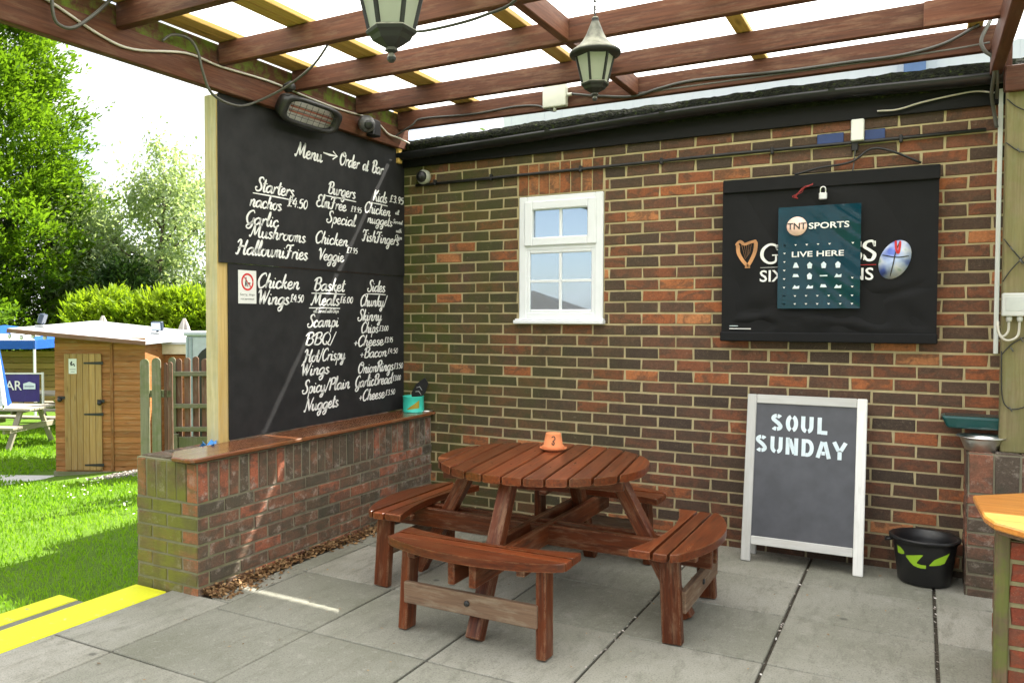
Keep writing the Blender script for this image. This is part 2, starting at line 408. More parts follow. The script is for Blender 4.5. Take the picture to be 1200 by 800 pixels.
t = NT('sheet_roofing'); tr = t.n('BsdfTranslucent', Color=(.93, .94, .94)); gl = t.n('BsdfGlossy', Roughness=.2, Color=(.9, .9, .9)); m_ = t.n('MixShader', Fac=.04); t.set(m_, 'i1', tr); t.set(m_, 'i2', gl)
t.t.links.new(m_.outputs[0], t.o.inputs[0]); M_sheet = t.m

t = NT('window_glass'); gl = t.n('BsdfGlossy', Roughness=.015, Color=(.74, .86, 1)); df = t.n('BsdfDiffuse', Color=(.10, .12, .14))
dp = t.n('TexVoronoi', Vector=t.pos(), Scale=150.0).outputs['Distance']
t.set(gl, 'Normal', t.bump(t.ramp(dp, [(.0, 1.0), (.25, 0.0)]), .05, .001))
fr = t.n('Fresnel', IOR=1.5); m_ = t.n('MixShader', Fac=t.math('ADD', fr.outputs[0], .38, True)); t.set(m_, 'i1', df); t.set(m_, 'i2', gl)
t.t.links.new(m_.outputs[0], t.o.inputs[0]); M_glass = t.m

t = NT('frosted_lamp_glass'); df = t.n('BsdfTranslucent', Color=(.80, .84, .74)); d2 = t.n('BsdfPrincipled'); t.set(d2, 'Base Color', t.mix(t.noise(t.pos(), 18, 4), (.40, .43, .33), (.60, .62, .52))); t.set(d2, 'Roughness', .25)
m_ = t.n('MixShader', Fac=.5); t.set(m_, 'i1', df); t.set(m_, 'i2', d2); t.t.links.new(m_.outputs[0], t.o.inputs[0]); M_lampglass = t.m

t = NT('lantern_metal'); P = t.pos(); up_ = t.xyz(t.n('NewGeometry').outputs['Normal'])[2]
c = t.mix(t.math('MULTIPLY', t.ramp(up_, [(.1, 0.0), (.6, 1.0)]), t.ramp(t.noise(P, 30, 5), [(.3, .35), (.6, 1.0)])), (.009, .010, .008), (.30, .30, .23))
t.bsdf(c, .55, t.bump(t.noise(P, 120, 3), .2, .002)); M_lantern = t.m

t = NT('paving_slab'); P = t.pos(); rn = t.attr('rnd').outputs['Fac']
big = t.noise(P, 1.3, 6, .62); mid = t.noise(P, 7, 6, .7); fine = t.noise(P, 140, 4, .7)
c = t.ramp(rn, [(0, (.215, .214, .175)), (.5, (.288, .282, .238)), (1, (.365, .35, .302))])
c = t.mix(t.ramp(big, [(.40, 0.0), (.66, .55)]), c, (.135, .138, .096))
st = t.noise(t.map(P, (5.5, 1.6, 1)), 3.0, 8, .74, .4)
c = t.mix(t.ramp(st, [(.50, 0.0), (.64, .55)]), c, (.15, .148, .115))
c = t.mix(t.ramp(t.noise(P, 33, 6, .75), [(.55, 0.0), (.70, .5)]), c, (.37, .36, .32))
c = t.mix(t.ramp(mid, [(.56, 0.0), (.72, .45)]), c, (.36, .35, .31))
c = t.mix(t.ramp(fine, [(.28, .8), (.5, 0.0)]), c, (.085, .085, .068))
vo = t.n('TexVoronoi', Vector=P, Scale=3.1)
c = t.mix(t.math('MULTIPLY', t.ramp(vo.outputs['Distance'], [(.035, 1.0), (.075, 0.0)]), .65), c, (.055, .055, .048))
t.bsdf(c, .82, t.bump(t.math('ADD', mid, t.math('MULTIPLY', fine, .6)), .28, .006)); M_slab = t.m

t = NT('joint_dirt'); P = t.pos()
c = t.ramp(t.noise(P, 120, 3, .7), [(.3, (.030, .026, .020)), (.6, (.075, .064, .048)), (.75, (.2, .18, .15))])
t.bsdf(c, .95, t.bump(t.noise(P, 180, 3), .8, .006)); M_dirt = t.m

t = NT('lawn_soil'); P = t.pos()
c = t.mix(t.noise(P, 1.2, 5), (.10, .21, .014), (.16, .27, .025))
c = t.mix(t.ramp(t.noise(P, 45, 4), [(.4, .5), (.6, 0.0)]), c, (.04, .07, .01))
t.bsdf(c, .9, t.bump(t.noise(P, 90, 4), .8, .02)); M_lawn = t.m
M_grass = leafmat('grass_blade', (.105, .245, .010), (.22, .38, .026), .55)
M_conifer = leafmat('conifer_leaf', (.022, .070, .006), (.17, .285, .016), .5)
M_hedge = leafmat('hedge_leaf', (.11, .21, .008), (.26, .35, .02), .52)
M_birch = leafmat('silver_leaf', (.085, .14, .06), (.40, .47, .29), .55)
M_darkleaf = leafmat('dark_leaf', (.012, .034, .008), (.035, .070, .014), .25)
M_bark = wood('bark', (.14, .11, .085), (.07, .055, .042), .9)
M_litter = leafmat('dead_leaf', (.10, .045, .018), (.36, .23, .11), .1, .8)
t = NT('gravel_stone'); rn = t.attr('rnd').outputs['Fac']; t.bsdf(t.ramp(rn, [(0, (.22, .19, .16)), (.6, (.42, .38, .34)), (1, (.62, .6, .56))]), .85); M_gravel = t.m
t = NT('moss'); P = t.pos(); c = t.ramp(t.noise(P, 38, 6, .7), [(.38, (.006, .007, .005)), (.58, (.014, .018, .007)), (.72, (.060, .090, .012))]); t.bsdf(c, .95, t.bump(t.noise(P, 60, 5), 1, .03)); M_moss = t.m
t = NT('roof_felt'); P = t.pos(); t.bsdf(t.mix(t.noise(P, 6, 5), (.44, .46, .47), (.60, .62, .62)), .55, t.bump(t.noise(P, 20, 4), .3, .01)); M_felt = t.m
t = NT('dark_tile'); P = t.pos(); t.bsdf(t.mix(t.noise(P, 30, 4), (.05, .045, .04), (.11, .09, .075)), .8); M_tile = t.m
t = NT('ball_panel'); P = t.pos(); c = t.ramp(t.noise(P, 14, 2, .4), [(.3, (.10, .16, .55)), (.45, (.45, .55, .80)), (.6, (.75, .78, .85)), (.72, (.15, .40, .25))]); t.bsdf(c, .5); M_ball = t.m
t = NT('blackboard_lamp_element'); t.bsdf((.35, .12, .08), .4); M_element = t.m

# ================================================================== SETTING
def lawn_z(x, y):
    # the lawn falls away from the patio, then runs level
    return -.30+.0964*(max(x, -8.3)+1.1) if x < -1.1 else -.30
m = MB()
gx = [-300, -120, -60, -30, -20, -14, -11, -9.5, -8.3, -7, -6, -5, -4, -3, -2.2, -1.5, -1.1, -.8, 0, 6, 30, 300]
gy = [-300, -100, -30, -12, -6, -4, -3, -2, -1, 0, 1, 2, 3, 4, 6, 9, 14, 25, 60, 300]
vs = [(x, y, lawn_z(x, y)-.006+(.0 if x > -.9 else .012*math.sin(x*2.1)*math.cos(y*1.7))) for y in gy for x in gx]; nx = len(gx)
m.add(vs, [(j*nx+i, j*nx+i+1, (j+1)*nx+i+1, (j+1)*nx+i) for j in range(len(gy)-1) for i in range(nx-1)], smooth=True)
struct(m.build('ground', M_lawn))

# grass blades over the part of the lawn the photo shows
N = 70000
gxv = -1.06-RNG.random(N)**1.5*12.5; gyv = -3.4+RNG.random(N)*10.5
keep = (gyv > -3.2-.0*gxv) & (gyv < 2.2-.55*(gxv+1)) & ~((gxv > -1.04) & (gyv < -2.4))
keep &= ~((gxv < -6.2) & (gxv > -8.6) & (gyv > 1.75) & (gyv < 3.4))
gxv, gyv = gxv[keep], gyv[keep]; N = len(gxv)
hz = np.array([lawn_z(a, b) for a, b in zip(gxv, gyv)])
d = np.stack([RNG.normal(0, .45, N), RNG.normal(0, .45, N), np.ones(N)], 1); L = .032+.03*RNG.random(N)
L = L*(1+.05*(-gxv)); d /= np.linalg.norm(d, axis=1, keepdims=True)
pos = np.stack([gxv, gyv, hz], 1)+d*L[:, None]*.45
patch = .5+.25*np.sin(gxv*1.3+gyv)+.25*np.sin(gyv*2.3-gxv*.7)
struct(leafmesh('grass', pos, d, unit(N), L, .006+.0022*(-gxv), np.clip(patch*.75+RNG.random(N)*.4-.08, 0, 1), M_grass), 'stuff')
# pale petals scattered on the lawn in front of the shed
N = 70
px = -3.2-RNG.random(N)*4.2; py = 1.55+RNG.normal(0, .35, N)-.33*(px+5.5)*.6-.5
pz = np.array([lawn_z(a, b) for a, b in zip(px, py)])+.045
t = NT('petal'); t.bsdf((.8, .78, .72), .8); M_petal = t.m
dd = unit(N); dd[:, 2] *= .3
struct(leafmesh('fallen_petals', np.stack([px, py, pz], 1), dd, np.tile([0, 0, 1.], (N, 1))+.3*unit(N), .03, .024, RNG.random(N), M_petal), 'stuff')

# paving: 600 mm slabs on a dirt bed
XE = [-.19, .21, .81, 1.43, 2.045, 2.67, 3.295, 3.91, 4.53, 5.15]
YE = [.06, -.55, -1.12, -1.74, -2.425, -3.035, -3.64, -4.25, -4.86, -5.47, -6.1, -6.7]
m = MB()
for i in range(len(XE)-1):
    for j in range(len(YE)-1):
        if XE[i] < 0 and YE[j] > -2.3: continue
        wx = .0075 if i >= 4 else .005
        x0, x1, y0, y1 = XE[i]+wx, XE[i+1]-wx, YE[j+1]+.0045, YE[j]-.0045
        if i == 0 and j == 4: y1 = -2.338
        z = [random.uniform(-.003, .002) for _ in range(4)]
        m.hexa([(x0, y0, -.05), (x1, y0, -.05), (x1, y1, -.05), (x0, y1, -.05), (x0, y0, z[0]), (x1, y0, z[1]), (x1, y1, z[2]), (x0, y1, z[3])], .004)
for j in range(4):
    y0, y1 = YE[j+1]+.003, YE[j]-.003
    if j == 3: y0 = -2.33
    m.hexa([(.085, y0, -.05), (.205, y0, -.05), (.205, y1, -.05), (.085, y1, -.05), (.085, y0, 0), (.205, y0, 0), (.205, y1, .0), (.085, y1, .0)], .004)
struct(m.build('paving', M_slab))
m = MB(); m.box(-.185, 6, -8, .05, -.4, -.014); struct(m.build('paving_bed', M_dirt))
# two steps down to the lawn, with yellow painted edges
m = MB()
m.box(-.425, -.185, -6, -2.40, -.40, -.004, .01); m.box(-1.02, -.43, -6, -2.415, -.45, -.15, .012)
struct(m.build('garden_steps', M_slab))
m = MB()
m.box(-.432, -.193, -6, -2.375, -.02, .001, .006); m.box(-1.026, -.86, -6, -2.42, -.17, -.145, .006)
struct(m.build('yellow_step_edging', M_yellow))
# litter along the foot of the low wall and grit in the joints
N = 1900
yy = -2.33+RNG.random(N)**1.2*2.0; wdt = .070+.02*np.sin(yy*5)-.012*(yy+2.3); xx = .02+np.abs(RNG.normal(0, 1, N))*wdt*.75
zz = .003+.055*np.exp(-xx/.07)*RNG.random(N)
dd = unit(N); dd[:, 2] *= .35; nn = np.tile([0, 0, 1.], (N, 1))+.6*unit(N)
struct(leafmesh('leaf_litter', np.stack([xx, yy, zz], 1), dd, nn, .014+.022*RNG.random(N), .010+.012*RNG.random(N), RNG.random(N)**1.4, M_litter), 'stuff')
N = 150
jx = np.array(XE)[RNG.integers(4, 7, N)]+RNG.normal(0, .006, N); jy = -3.2*RNG.random(N)
dd = unit(N); dd[:, 2] *= .4
struct(leafmesh('joint_grit', np.stack([jx, jy, np.full(N, -.001)+.006*RNG.random(N)], 1), dd, np.tile([0, 0, 1.], (N, 1))+.5*unit(N), .008+.012*RNG.random(N), .008+.008*RNG.random(N), RNG.random(N), M_gravel), 'stuff')
N = 150
lx = .2+RNG.random(N)**1.6*3.2; ly = -.15-RNG.random(N)*3.6; dd = unit(N); dd[:, 2] *= .15
struct(leafmesh('scattered_leaves', np.stack([lx, ly, np.full(N, .006)], 1), dd, np.tile([0, 0, 1.], (N, 1))+.25*unit(N), .008+.018*RNG.random(N)**2, .006+.010*RNG.random(N)**2, RNG.random(N), M_litter), 'stuff')
# concrete path and gravel in front of the shed
m = MB(); 
pp = [(-6.75, 2.05), (-8.3, 1.45), (-12, .2), (-12.2, .7), (-8.6, 2.2), (-6.6, 3.3)]
m.prism(pp, (0, 0, -.985), X3, Y3, Z3, -.2, .0); struct(m.build('path', M_concrete))
N = 2600
a = RNG.random((N, 2)); qx = -6.75+a[:, 0]*1.9; qy = 2.0+a[:, 1]*1.25+.45*(qx+6.7); qz = np.array([lawn_z(u, v) for u, v in zip(qx, qy)])+.02
qz = np.maximum(qz, -.975)
dd = unit(N); struct(leafmesh('gravel', np.stack([qx, qy, qz], 1), dd, unit(N), .05, .04, RNG.random(N), M_gravel), 'stuff')

# ================================================================== BRICKWORK
def brick(m, O, U, V, Nn, u0, u1, v0, v1, proud=.005, mat=0, rnd=None):
    ch = .003; j = random.uniform(-.0015, .0015); proud = proud+j
    off = Vector((random.uniform(0, 99), random.uniform(0, 99), random.uniform(0, 99)))
    pts = [(u0, v0, 0), (u1, v0, 0), (u1, v1, 0), (u0, v1, 0), (u0+ch, v0+ch, proud), (u1-ch, v0+ch, proud), (u1-ch, v1-ch, proud), (u0+ch, v1-ch, proud)]
    jit = [(random.uniform(-.0032, .0032), random.uniform(-.0022, .0022)) for _ in range(4)]
    vs = []; g = []
    for k, (a, b, c) in enumerate(pts):
        a += jit[k % 4][0]; b += jit[k % 4][1]
        vs.append(O+U*a+V*b+Nn*c); g.append(off+Vector((a-u0, b-v0, c)))
    r = min(1, max(0, random.gauss(.41, .265))) if rnd is None else rnd
    m.add(vs, [(4, 5, 6, 7), (0, 1, 5, 4), (1, 2, 6, 5), (2, 3, 7, 6), (3, 0, 4, 7)], g, r, mat)
def course(m, O, U, V, Nn, u0, u1, v0, v1, joint0, L=.225, holes=(), mo=.0118, mat=0, soldier=False, rf=None):
    k = math.floor((u0-joint0)/L)
    while joint0+k*L < u1:
        a = joint0+k*L+mo/2; b = joint0+(k+1)*L-mo/2; k += 1
        a = max(a, u0); b = min(b, u1)
        if b-a < .015: continue
        segs = [(a, b)]
        for (h0, h1, w0, w1) in holes:
            if v1 <= w0+.005 or v0 >= w1-.005: continue
            ns = []
            for (p, q) in segs:
                if q <= h0 or p >= h1: ns.append((p, q)); continue
                if p < h0-.012: ns.append((p, h0-.006))
                if q > h1+.012: ns.append((h1+.006, q))
            segs = ns
        for (p, q) in segs:
            brick(m, O, U, V, Nn, p, q, v0+mo/2, v1-mo/2, mat=mat, rnd=rf(p) if rf else None)

ZB = .0411; CH = .075
building = thing('pub_building', 'brick pub wall with white window, black gutter and mossy flat roof', 'building', (1.5, .1, 0))
m = MB(); O = Vector((0, 0, 0)); holes = [(.735, 1.362, 1.392, 2.288), (.725, 1.362, 2.291, 2.516)]
for i in range(-2, 36):
    z0 = ZB+CH*i
    z1 = z0+CH
    j0 = -.176+(0 if i % 2 == 0 else .1125)
    course(m, O, X3, Z3, -Y3, -.46, 4.9, z0, z1, j0, holes=holes)
for k in range(8):
    brick(m, O, X3, Z3, -Y3, .727+k*.0788+.004, .727+(k+1)*.0788-.004, 2.296, 2.511, rnd=[.80, .93, .88, .99, .84, .72, .96, .60][k])
bw = m.build('brick_wall', M_brick, building)
m = MB()   # mortar bed and wall core, with a reveal round the window
for (x0, x1, z0, z1) in ((-.46, .735, -.4, 2.72), (1.362, 4.9, -.4, 2.72), (.735, 1.362, -.4, 1.392), (.735, 1.362, 2.288, 2.72)):
    m.box(x0, x1, 0, .22, z0, z1)
m.build('mortar', M_mortar, bw)
m = MB()
m.box(-1.5, 5.6, .24, 6.2, -.9, 2.60); m.box(-1.5, -.45, .0, .22, -.9, 2.6)
m.build('rear_wall', M_brick_pier, building)
m = MB()
m.box(-1.6, 5.7, .03, 6.4, 2.72, 2.765); m.build('flat_roof', M_moss, building)
m = MB()   # uneven mossy edge of the roof
n = 260; xs = [-.6+6*i/n for i in range(n+1)]
vs = []
for x in xs:
    h = 2.816-.034*max(0, min(1, (1.3-x)/.9))+.003*math.sin(x*3.1)+.002*math.sin(x*23+1)+random.uniform(-.003, .003)
    for (yy, zz) in ((-.035, 2.68), (-.05+random.uniform(-.004, .004), 2.735), (-.02+random.uniform(-.006, .006), h), (.10, h-.01), (.16, 2.74)): vs.append((x, yy, zz))
m.add(vs, [(i*5+k, (i+1)*5+k, (i+1)*5+k+1, i*5+k+1) for i in range(n) for k in range(4)], smooth=True)
m.build('mossy_roof_edge', M_moss, building)
m = MB(); m.box(-.46, 4.9, -.028, -.003, 2.578, 2.72, .003); m.build('fascia', M_fascia, building)
# half-round gutter, rising slightly to the right
def gz(x): return float(np.interp(x, [-.5, .47, 1.0, 1.47, 2.0, 2.5, 2.86, 3.43, 5], [2.664, 2.691, 2.710, 2.727, 2.743, 2.748, 2.744, 2.728, 2.72]))
m = MB(); ring = [(.052*math.cos(a), .052*math.sin(a)) for a in [math.pi+math.pi*k/10 for k in range(11)]]
ring2 = [(.047*math.cos(a), .047*math.sin(a)) for a in [2*math.pi-math.pi*k/10 for k in range(11)]]
prof = ring+ring2; xs = [-.45+i*.2 for i in range(27)]; vs = []
for x in xs:
    for (a, b) in prof: vs.append((x, -.0815+a, gz(x)+b))
k = len(prof)
m.add(vs, [(i*k+q, (i+1)*k+q, (i+1)*k+(q+1) % k, i*k+(q+1) % k) for i in range(len(xs)-1) for q in range(k)], smooth=True)
m.build('gutter', M_gutter, building)
for x in (.02, 1.0, 1.78, 2.75):
    m = MB(); ws = 14 if x in (.02, 1.78) else 6
    vs = []
    for dx in (-.018, .018):
        for a in [math.pi+math.pi*q/10 for q in range(11)]: vs.append((x+dx, -.0815+.0555*math.cos(a), gz(x)+.0555*math.sin(a)))
        for a in [2*math.pi-math.pi*q/10 for q in range(11)]: vs.append((x+dx, -.0815+.0525*math.cos(a), gz(x)+.0525*math.sin(a)))
    m.add(vs, [(q, (q+1) % 22, 22+(q+1) % 22, 22+q) for q in range(22)])
    m.build('gutter_bracket', M_gutter, building)
# window
m = MB()
fx0, fx1, fz0, fz1 = .739, 1.358, 1.415, 2.284; fy = -.012
def frame(m, x0, x1, z0, z1, w, y0, y1, bev=.006):
    m.box(x0, x0+w, y0, y1, z0, z1, bev); m.box(x1-w, x1, y0, y1, z0, z1, bev)
    m.box(x0+w-.002, x1-w+.002, y0+.0012, y1, z0, z0+w, bev); m.box(x0+w-.002, x1-w+.002, y0+.0012, y1, z1-w, z1, bev)
frame(m, fx0, fx1, fz0, fz1, .058, fy, .06); m.box(fx0+.05, fx1-.05, fy+.003, .06, 1.905, 1.968, .006)
win = m.build('window', M_upvc, building)
m = MB(); frame(m, fx0+.045, fx1-.045, 1.935, fz1-.035, .062, fy-.016, .03, .008); m.build('opening_sash', M_upvc, win)
m = MB(); frame(m, fx0+.055, fx1-.055, fz0+.05, 1.912, .028, fy+.004, .03, .006); m.build('bead', M_upvc, win)
for (z0, z1, ii) in ((1.995, 2.19, .1), (1.49, 1.89, .078)):
    m = MB(); m.box(fx0+ii, fx1-ii, .006, .03, z0-.01, z1+.01); m.build('pane', M_glass, win)
m = MB(); m.box(1.039, 1.059, -.001, .02, 1.99, 2.195, .002); m.box(1.039, 1.059, -.001, .02, 1.485, 1.895, .002)
m.box(fx0+.08, 1.038, -.0005, .02, 1.682, 1.70, .002); m.box(1.06, fx1-.08, -.0005, .02, 1.682, 1.70, .002); m.build('glazing_bar', M_upvc, win)
m = MB(); m.box(.712, 1.376, -.055, .06, 1.392, 1.418, .005); m.box(.716, 1.372, -.03, .05, 1.4182, 1.428, .003); m.build('sill', M_upvc, win)
# pale clad upper storey set back on the flat roof
m = MB()
for k in range(88):
    m.box(-.9+k*.1, -.9+k*.1+.0995, 3.1+(.006 if k % 2 else 0), 3.2, 2.766, 5.4)
m.box(-.9, 7.9, 3.14, 6.0, 2.766, 5.39); us = m.build('upper_storey', M_cloudwhite, building)
m = MB(); m.box(3.05, 3.22, 2.98, 3.09, 2.766, 5.4, .004); m.box(4.28, 4.62, 3.0, 3.09, 2.766, 4.9, .004); m.build('blue_panel', flat('pale_blue_panel', (.14, .24, .47), .5), us)
m = MB(); m.box(.2, 3.0, 3.0, 3.09, 3.10, 3.13, .004); m.build('rail', flat('pink_rail', (.55, .35, .28), .6), us)

# low wall on the left
low_wall = thing('garden_wall', 'low weathered brick wall with green algae, carrying the menu boards', 'wall', (-.2, -1.2, 0))
XF = .006; YF = -2.345; XB = -.452; ZT = .688
m = MB()
hts = [-.106, -.034]+[.041+i*.0725 for i in range(7)]
for i in range(len(hts)-1):
    course(m, Vector((XF, 0, 0)), -Y3, Z3, X3, .0, -YF, hts[i], hts[i+1], .02+(.1125 if i % 2 else 0))
    course(m, Vector((0, YF, 0)), X3, Z3, -Y3, XB, XF, hts[i], hts[i+1], XF-(.1125 if i % 2 else .225), mat=1, rf=lambda u: .9 if (u > -.14 and random.random() < .8) else random.uniform(.1, .6))
    course(m, Vector((XB, 0, 0)), Y3, Z3, -X3, YF, 0, hts[i], hts[i+1], .0)
course(m, Vector((XF, 0, 0)), -Y3, Z3, X3, .0, -YF, hts[-1], ZT, -YF-.075*40, L=.075, rf=lambda u: random.random()**1.2)
course(m, Vector((XB, 0, 0)), Y3, Z3, -X3, YF, 0, hts[-1], ZT, .0, L=.075)
course(m, Vector((0, YF, 0)), X3, Z3, -Y3, XB, XF, hts[-1], ZT, XB, L=.0765, mat=1, rf=lambda u: .8 if u < -.4 else (.97 if u > -.1 and u < -.05 else .25))
course(m, Vector((0, 0, ZT)), Y3, X3, Z3, YF, 0, XB, -.235, .0, L=.075)
course(m, Vector((0, 0, ZT)), Y3, X3, Z3, YF, 0, -.235, XF, .0, L=.075)
lb = m.build('brickwork', [M_brick_low, M_brick_end], low_wall)
m = MB(); m.box(XB+.001, XF-.001, YF+.001, -.001, -.5, ZT-.001); m.build('mortar', M_mortar_low, lb)
m = MB()
poly = [(-.10, -2.42), (.0, -2.425), (.028, -2.415), (.045, -2.395), (.052, -2.36), (.052, -.012), (-.232, -.012), (-.232, -2.27), (-.225, -2.30)]
m.prism(poly, (0, 0, 0), X3, Y3, Z3, .700, .724, bev=.006, gl=lambda a, b: (b, a)); m.build('coping_board', M_coping, low_wall)
# pier and low wall on the right, under the right-hand post
pier = thing('garden_wall', 'low brick wall with upright top course, carrying the right hand post', 'wall', (3.9, -.2, 0))
m = MB(); XL = 3.437; YF2 = -.315; ZT2 = .742
hts = [-.106, -.034]+[.041+i*.0722 for i in range(7)]
hts = [h for h in hts if h < .54]+[.532] if hts[-1] < .53 else hts
for i in range(len(hts)-1):
    course(m, Vector((0, YF2, 0)), X3, Z3, -Y3, XL, 4.8, hts[i], hts[i+1], XL+(.0 if i % 2 else -.1))
    course(m, Vector((XL, 0, 0)), Y3, Z3, -X3, YF2, 0, hts[i], hts[i+1], YF2+(.1 if i % 2 else 0))
course(m, Vector((0, YF2, 0)), X3, Z3, -Y3, XL, 4.8, hts[-1], ZT2, XL, L=.112)
course(m, Vector((XL, 0, 0)), Y3, Z3, -X3, YF2, 0, hts[-1], ZT2, YF2, L=.112)
course(m, Vector((0, 0, ZT2)), X3, Y3, Z3, XL, 4.8, YF2, 0, XL, L=.112)
pb = m.build('brickwork', M_brick_pier, pier)
m = MB(); m.box(XL+.001, 4.8, YF2+.001, -.001, -.5, ZT2-.001); m.build('mortar', M_mortar_low, pb)
# counter in the right foreground
counter = thing('bar_counter', 'varnished orange wood counter top on a red brick pillar', 'counter', (3.9, -1.6, 0))
m = MB(); XL = 3.478; YF3 = -1.645
for i in range(-1, 8):
    z0 = -.034+i*.081
    course(m, Vector((0, YF3, 0)), X3, Z3, -Y3, 3.512, 4.6, z0, z0+.081, 3.512+(.1 if i % 2 else 0), mo=.016)
    course(m, Vector((XL+.02, 0, 0)), Y3, Z3, -X3, YF3+.06, -1.2, z0, z0+.081, -1.2+(.1 if i % 2 else 0), mo=.016)
cb = m.build('brick_pillar', M_brick_red, counter)
m = MB(); m.box(XL+.021, 4.6, YF3+.001, -1.2, -.4, .61); m.build('mortar', M_mortar_pale, cb)
m = MB(); m.box(3.468, 3.513, -1.66, -1.585, -.05, .655, .004); m.build('corner_post', M_trimgreen, counter)
m = MB()
poly = [(3.412, -1.274), (3.428, -1.674), (3.453, -1.778), (3.534, -1.867), (4.6, -2.05), (4.6, -1.10), (3.6, -1.107)]
m.prism(poly, (0, 0, 0), X3, Y3, Z3, .672, .70, bev=.006, gl=lambda a, b: (a, b)); m.build('counter_top', M_counter, counter)
m = MB(); poly = [(3.43, -1.29), (3.445, -1.668), (3.468, -1.762), (3.545, -1.85), (4.58, -2.03), (4.58, -1.12), (3.6, -1.125)]
m.prism(poly, (0, 0, 0), X3, Y3, Z3, .655, .6715, bev=.003); m.build('counter_edge', M_raw, counter)

# ================================================================== PERGOLA
pergola = thing('pergola', 'brown stained timber pergola with translucent roof sheets over the patio', 'pergola', (1.6, -2, 0))
m = MB(); m.box(-.247, -.195, -6.5, .0, 2.708, 2.862, .004); m.build('beam', M_rafter, pergola)
m = MB(); m.box(-.255, -.215, -6.5, .04, 2.8645, 2.967, .004); m.build('header_board', M_header, pergola)
m = MB(); m.box(3.505, 3.56, -6.5, -.12, 2.71, 2.86, .004); m.build('beam', M_rafter_dark, pergola)
RY = [-.137, -.665, -1.335, -1.955, -2.63, -3.2, -3.745, -4.3, -4.9, -5.5]
for i, y in enumerate(RY):
    m = MB(); x1 = 3.23 if i == 1 else 3.55
    zb_ = 2.834 if i == 0 else 2.846
    m.box(-.194, x1, y-.0235, y+.0235, zb_, 2.966, .004); m.build('rafter', M_rafter, pergola)
m = MB(); m.box(3.20, 3.55, RY[1]-.075, RY[1]-.025, 2.832, 2.955, .004); m.build('rafter_splice', M_rafter, pergola)
for i in range(len(RY)-1):
    m = MB(); m.box(1.592, 1.638, RY[i+1]+.0255, RY[i]-.0255, 2.850, 2.963, .004); m.build('noggin', M_rafter, pergola)
for (x0, x1) in ((-.205, -.13), (-.125, -.052), (.295, .37), (.375, .448), (1.308, 1.40), (2.325, 2.402), (3.40, 3.47)):
    m = MB(); m.box(x0, x1, -6.4, -.02, 2.9685, 2.996, .003); m.build('batten', M_batten, pergola)
def sheet(x0, x1, ya, yb):
    m = MB(); n = int((x1-x0)/.019); vs = []
    for i in range(n+1):
        x = x0+(x1-x0)*i/n; z = 3.008+.007*math.sin(2*math.pi*x/.076)
        vs += [(x, -6.6, z), (x, ya+(yb-ya)*i/n, z)]
    m.add(vs, [(2*i, 2*i+2, 2*i+3, 2*i+1) for i in range(n)], smooth=True)
    m.build('roof_sheet', M_sheet, pergola)
sheet(-.28, .78, .072, .052); sheet(.781, 1.95, .052, .026); sheet(1.951, 3.7, .34, .34)
m = MB(); m.box(-.352, -.2525, -1.937, -1.845, .690, 2.705, .005); po_ = m.build('post', [M_post, M_postY], pergola)
for f in po_.data.polygons: f.material_index = 1 if f.normal.x > .6 else 0
m = MB(); m.box(3.575, 3.70, -.255, -.13, .748, 2.708, .006); m.build('post', M_postR, pergola)
m = MB(); m.box(3.565, 3.6, -.16, -.11, 2.62, 2.99, .004); m.box(3.562, 3.72, -.30, -.262, 2.58, 2.71, .004); m.build('brace_block', M_rafter_dark, pergola)
m = MB(); m.box(-.262, -.205, -.12, -.075, 2.60, 2.99, .004); m.build('end_batten', M_batten, pergola)

# ================================================================== LETTERING
def stroke_mesh(m, pts, wthick, wthin, frame_, mat=0, hoff=0.0):
    """ribbon along pts (2-D, metres); width follows pen direction; frame_ = (O, U, V, N)"""
    O, U, V, Nn = frame_; n = len(pts); L = []; R = []
    for i in range(n):
        a = pts[max(i-1, 0)]; b = pts[min(i+1, n-1)]
        dx, dy = b[0]-a[0], b[1]-a[1]; l = math.hypot(dx, dy) or 1e-6; dx /= l; dy /= l
        down = max(0, -dy)**1.2
        w = (wthin+(wthick-wthin)*max(down, .35*abs(dx)))/2
        w *= (.55 if i in (0, n-1) else 1)
        L.append((pts[i][0]-dy*w, pts[i][1]+dx*w)); R.append((pts[i][0]+dy*w, pts[i][1]-dx*w))
    t = .0012+hoff
    vs = [O+U*a+V*b+Nn*t for a, b in L]+[O+U*a+V*b+Nn*t for a, b in R]
    vs += [O+U*a+V*b for a, b in L]+[O+U*a+V*b for a, b in R]
    fs = []
    for i in range(n-1):
        fs += [(i, i+1, n+i+1, n+i), (i, 2*n+i, 2*n+i+1, i+1), (n+i, n+i+1, 3*n+i+1, 3*n+i)]
    fs += [(0, n, 3*n, 2*n), (n-1, 3*n-1, 4*n-1, 2*n-1)]
    m.add(vs, fs, None, .5, mat)

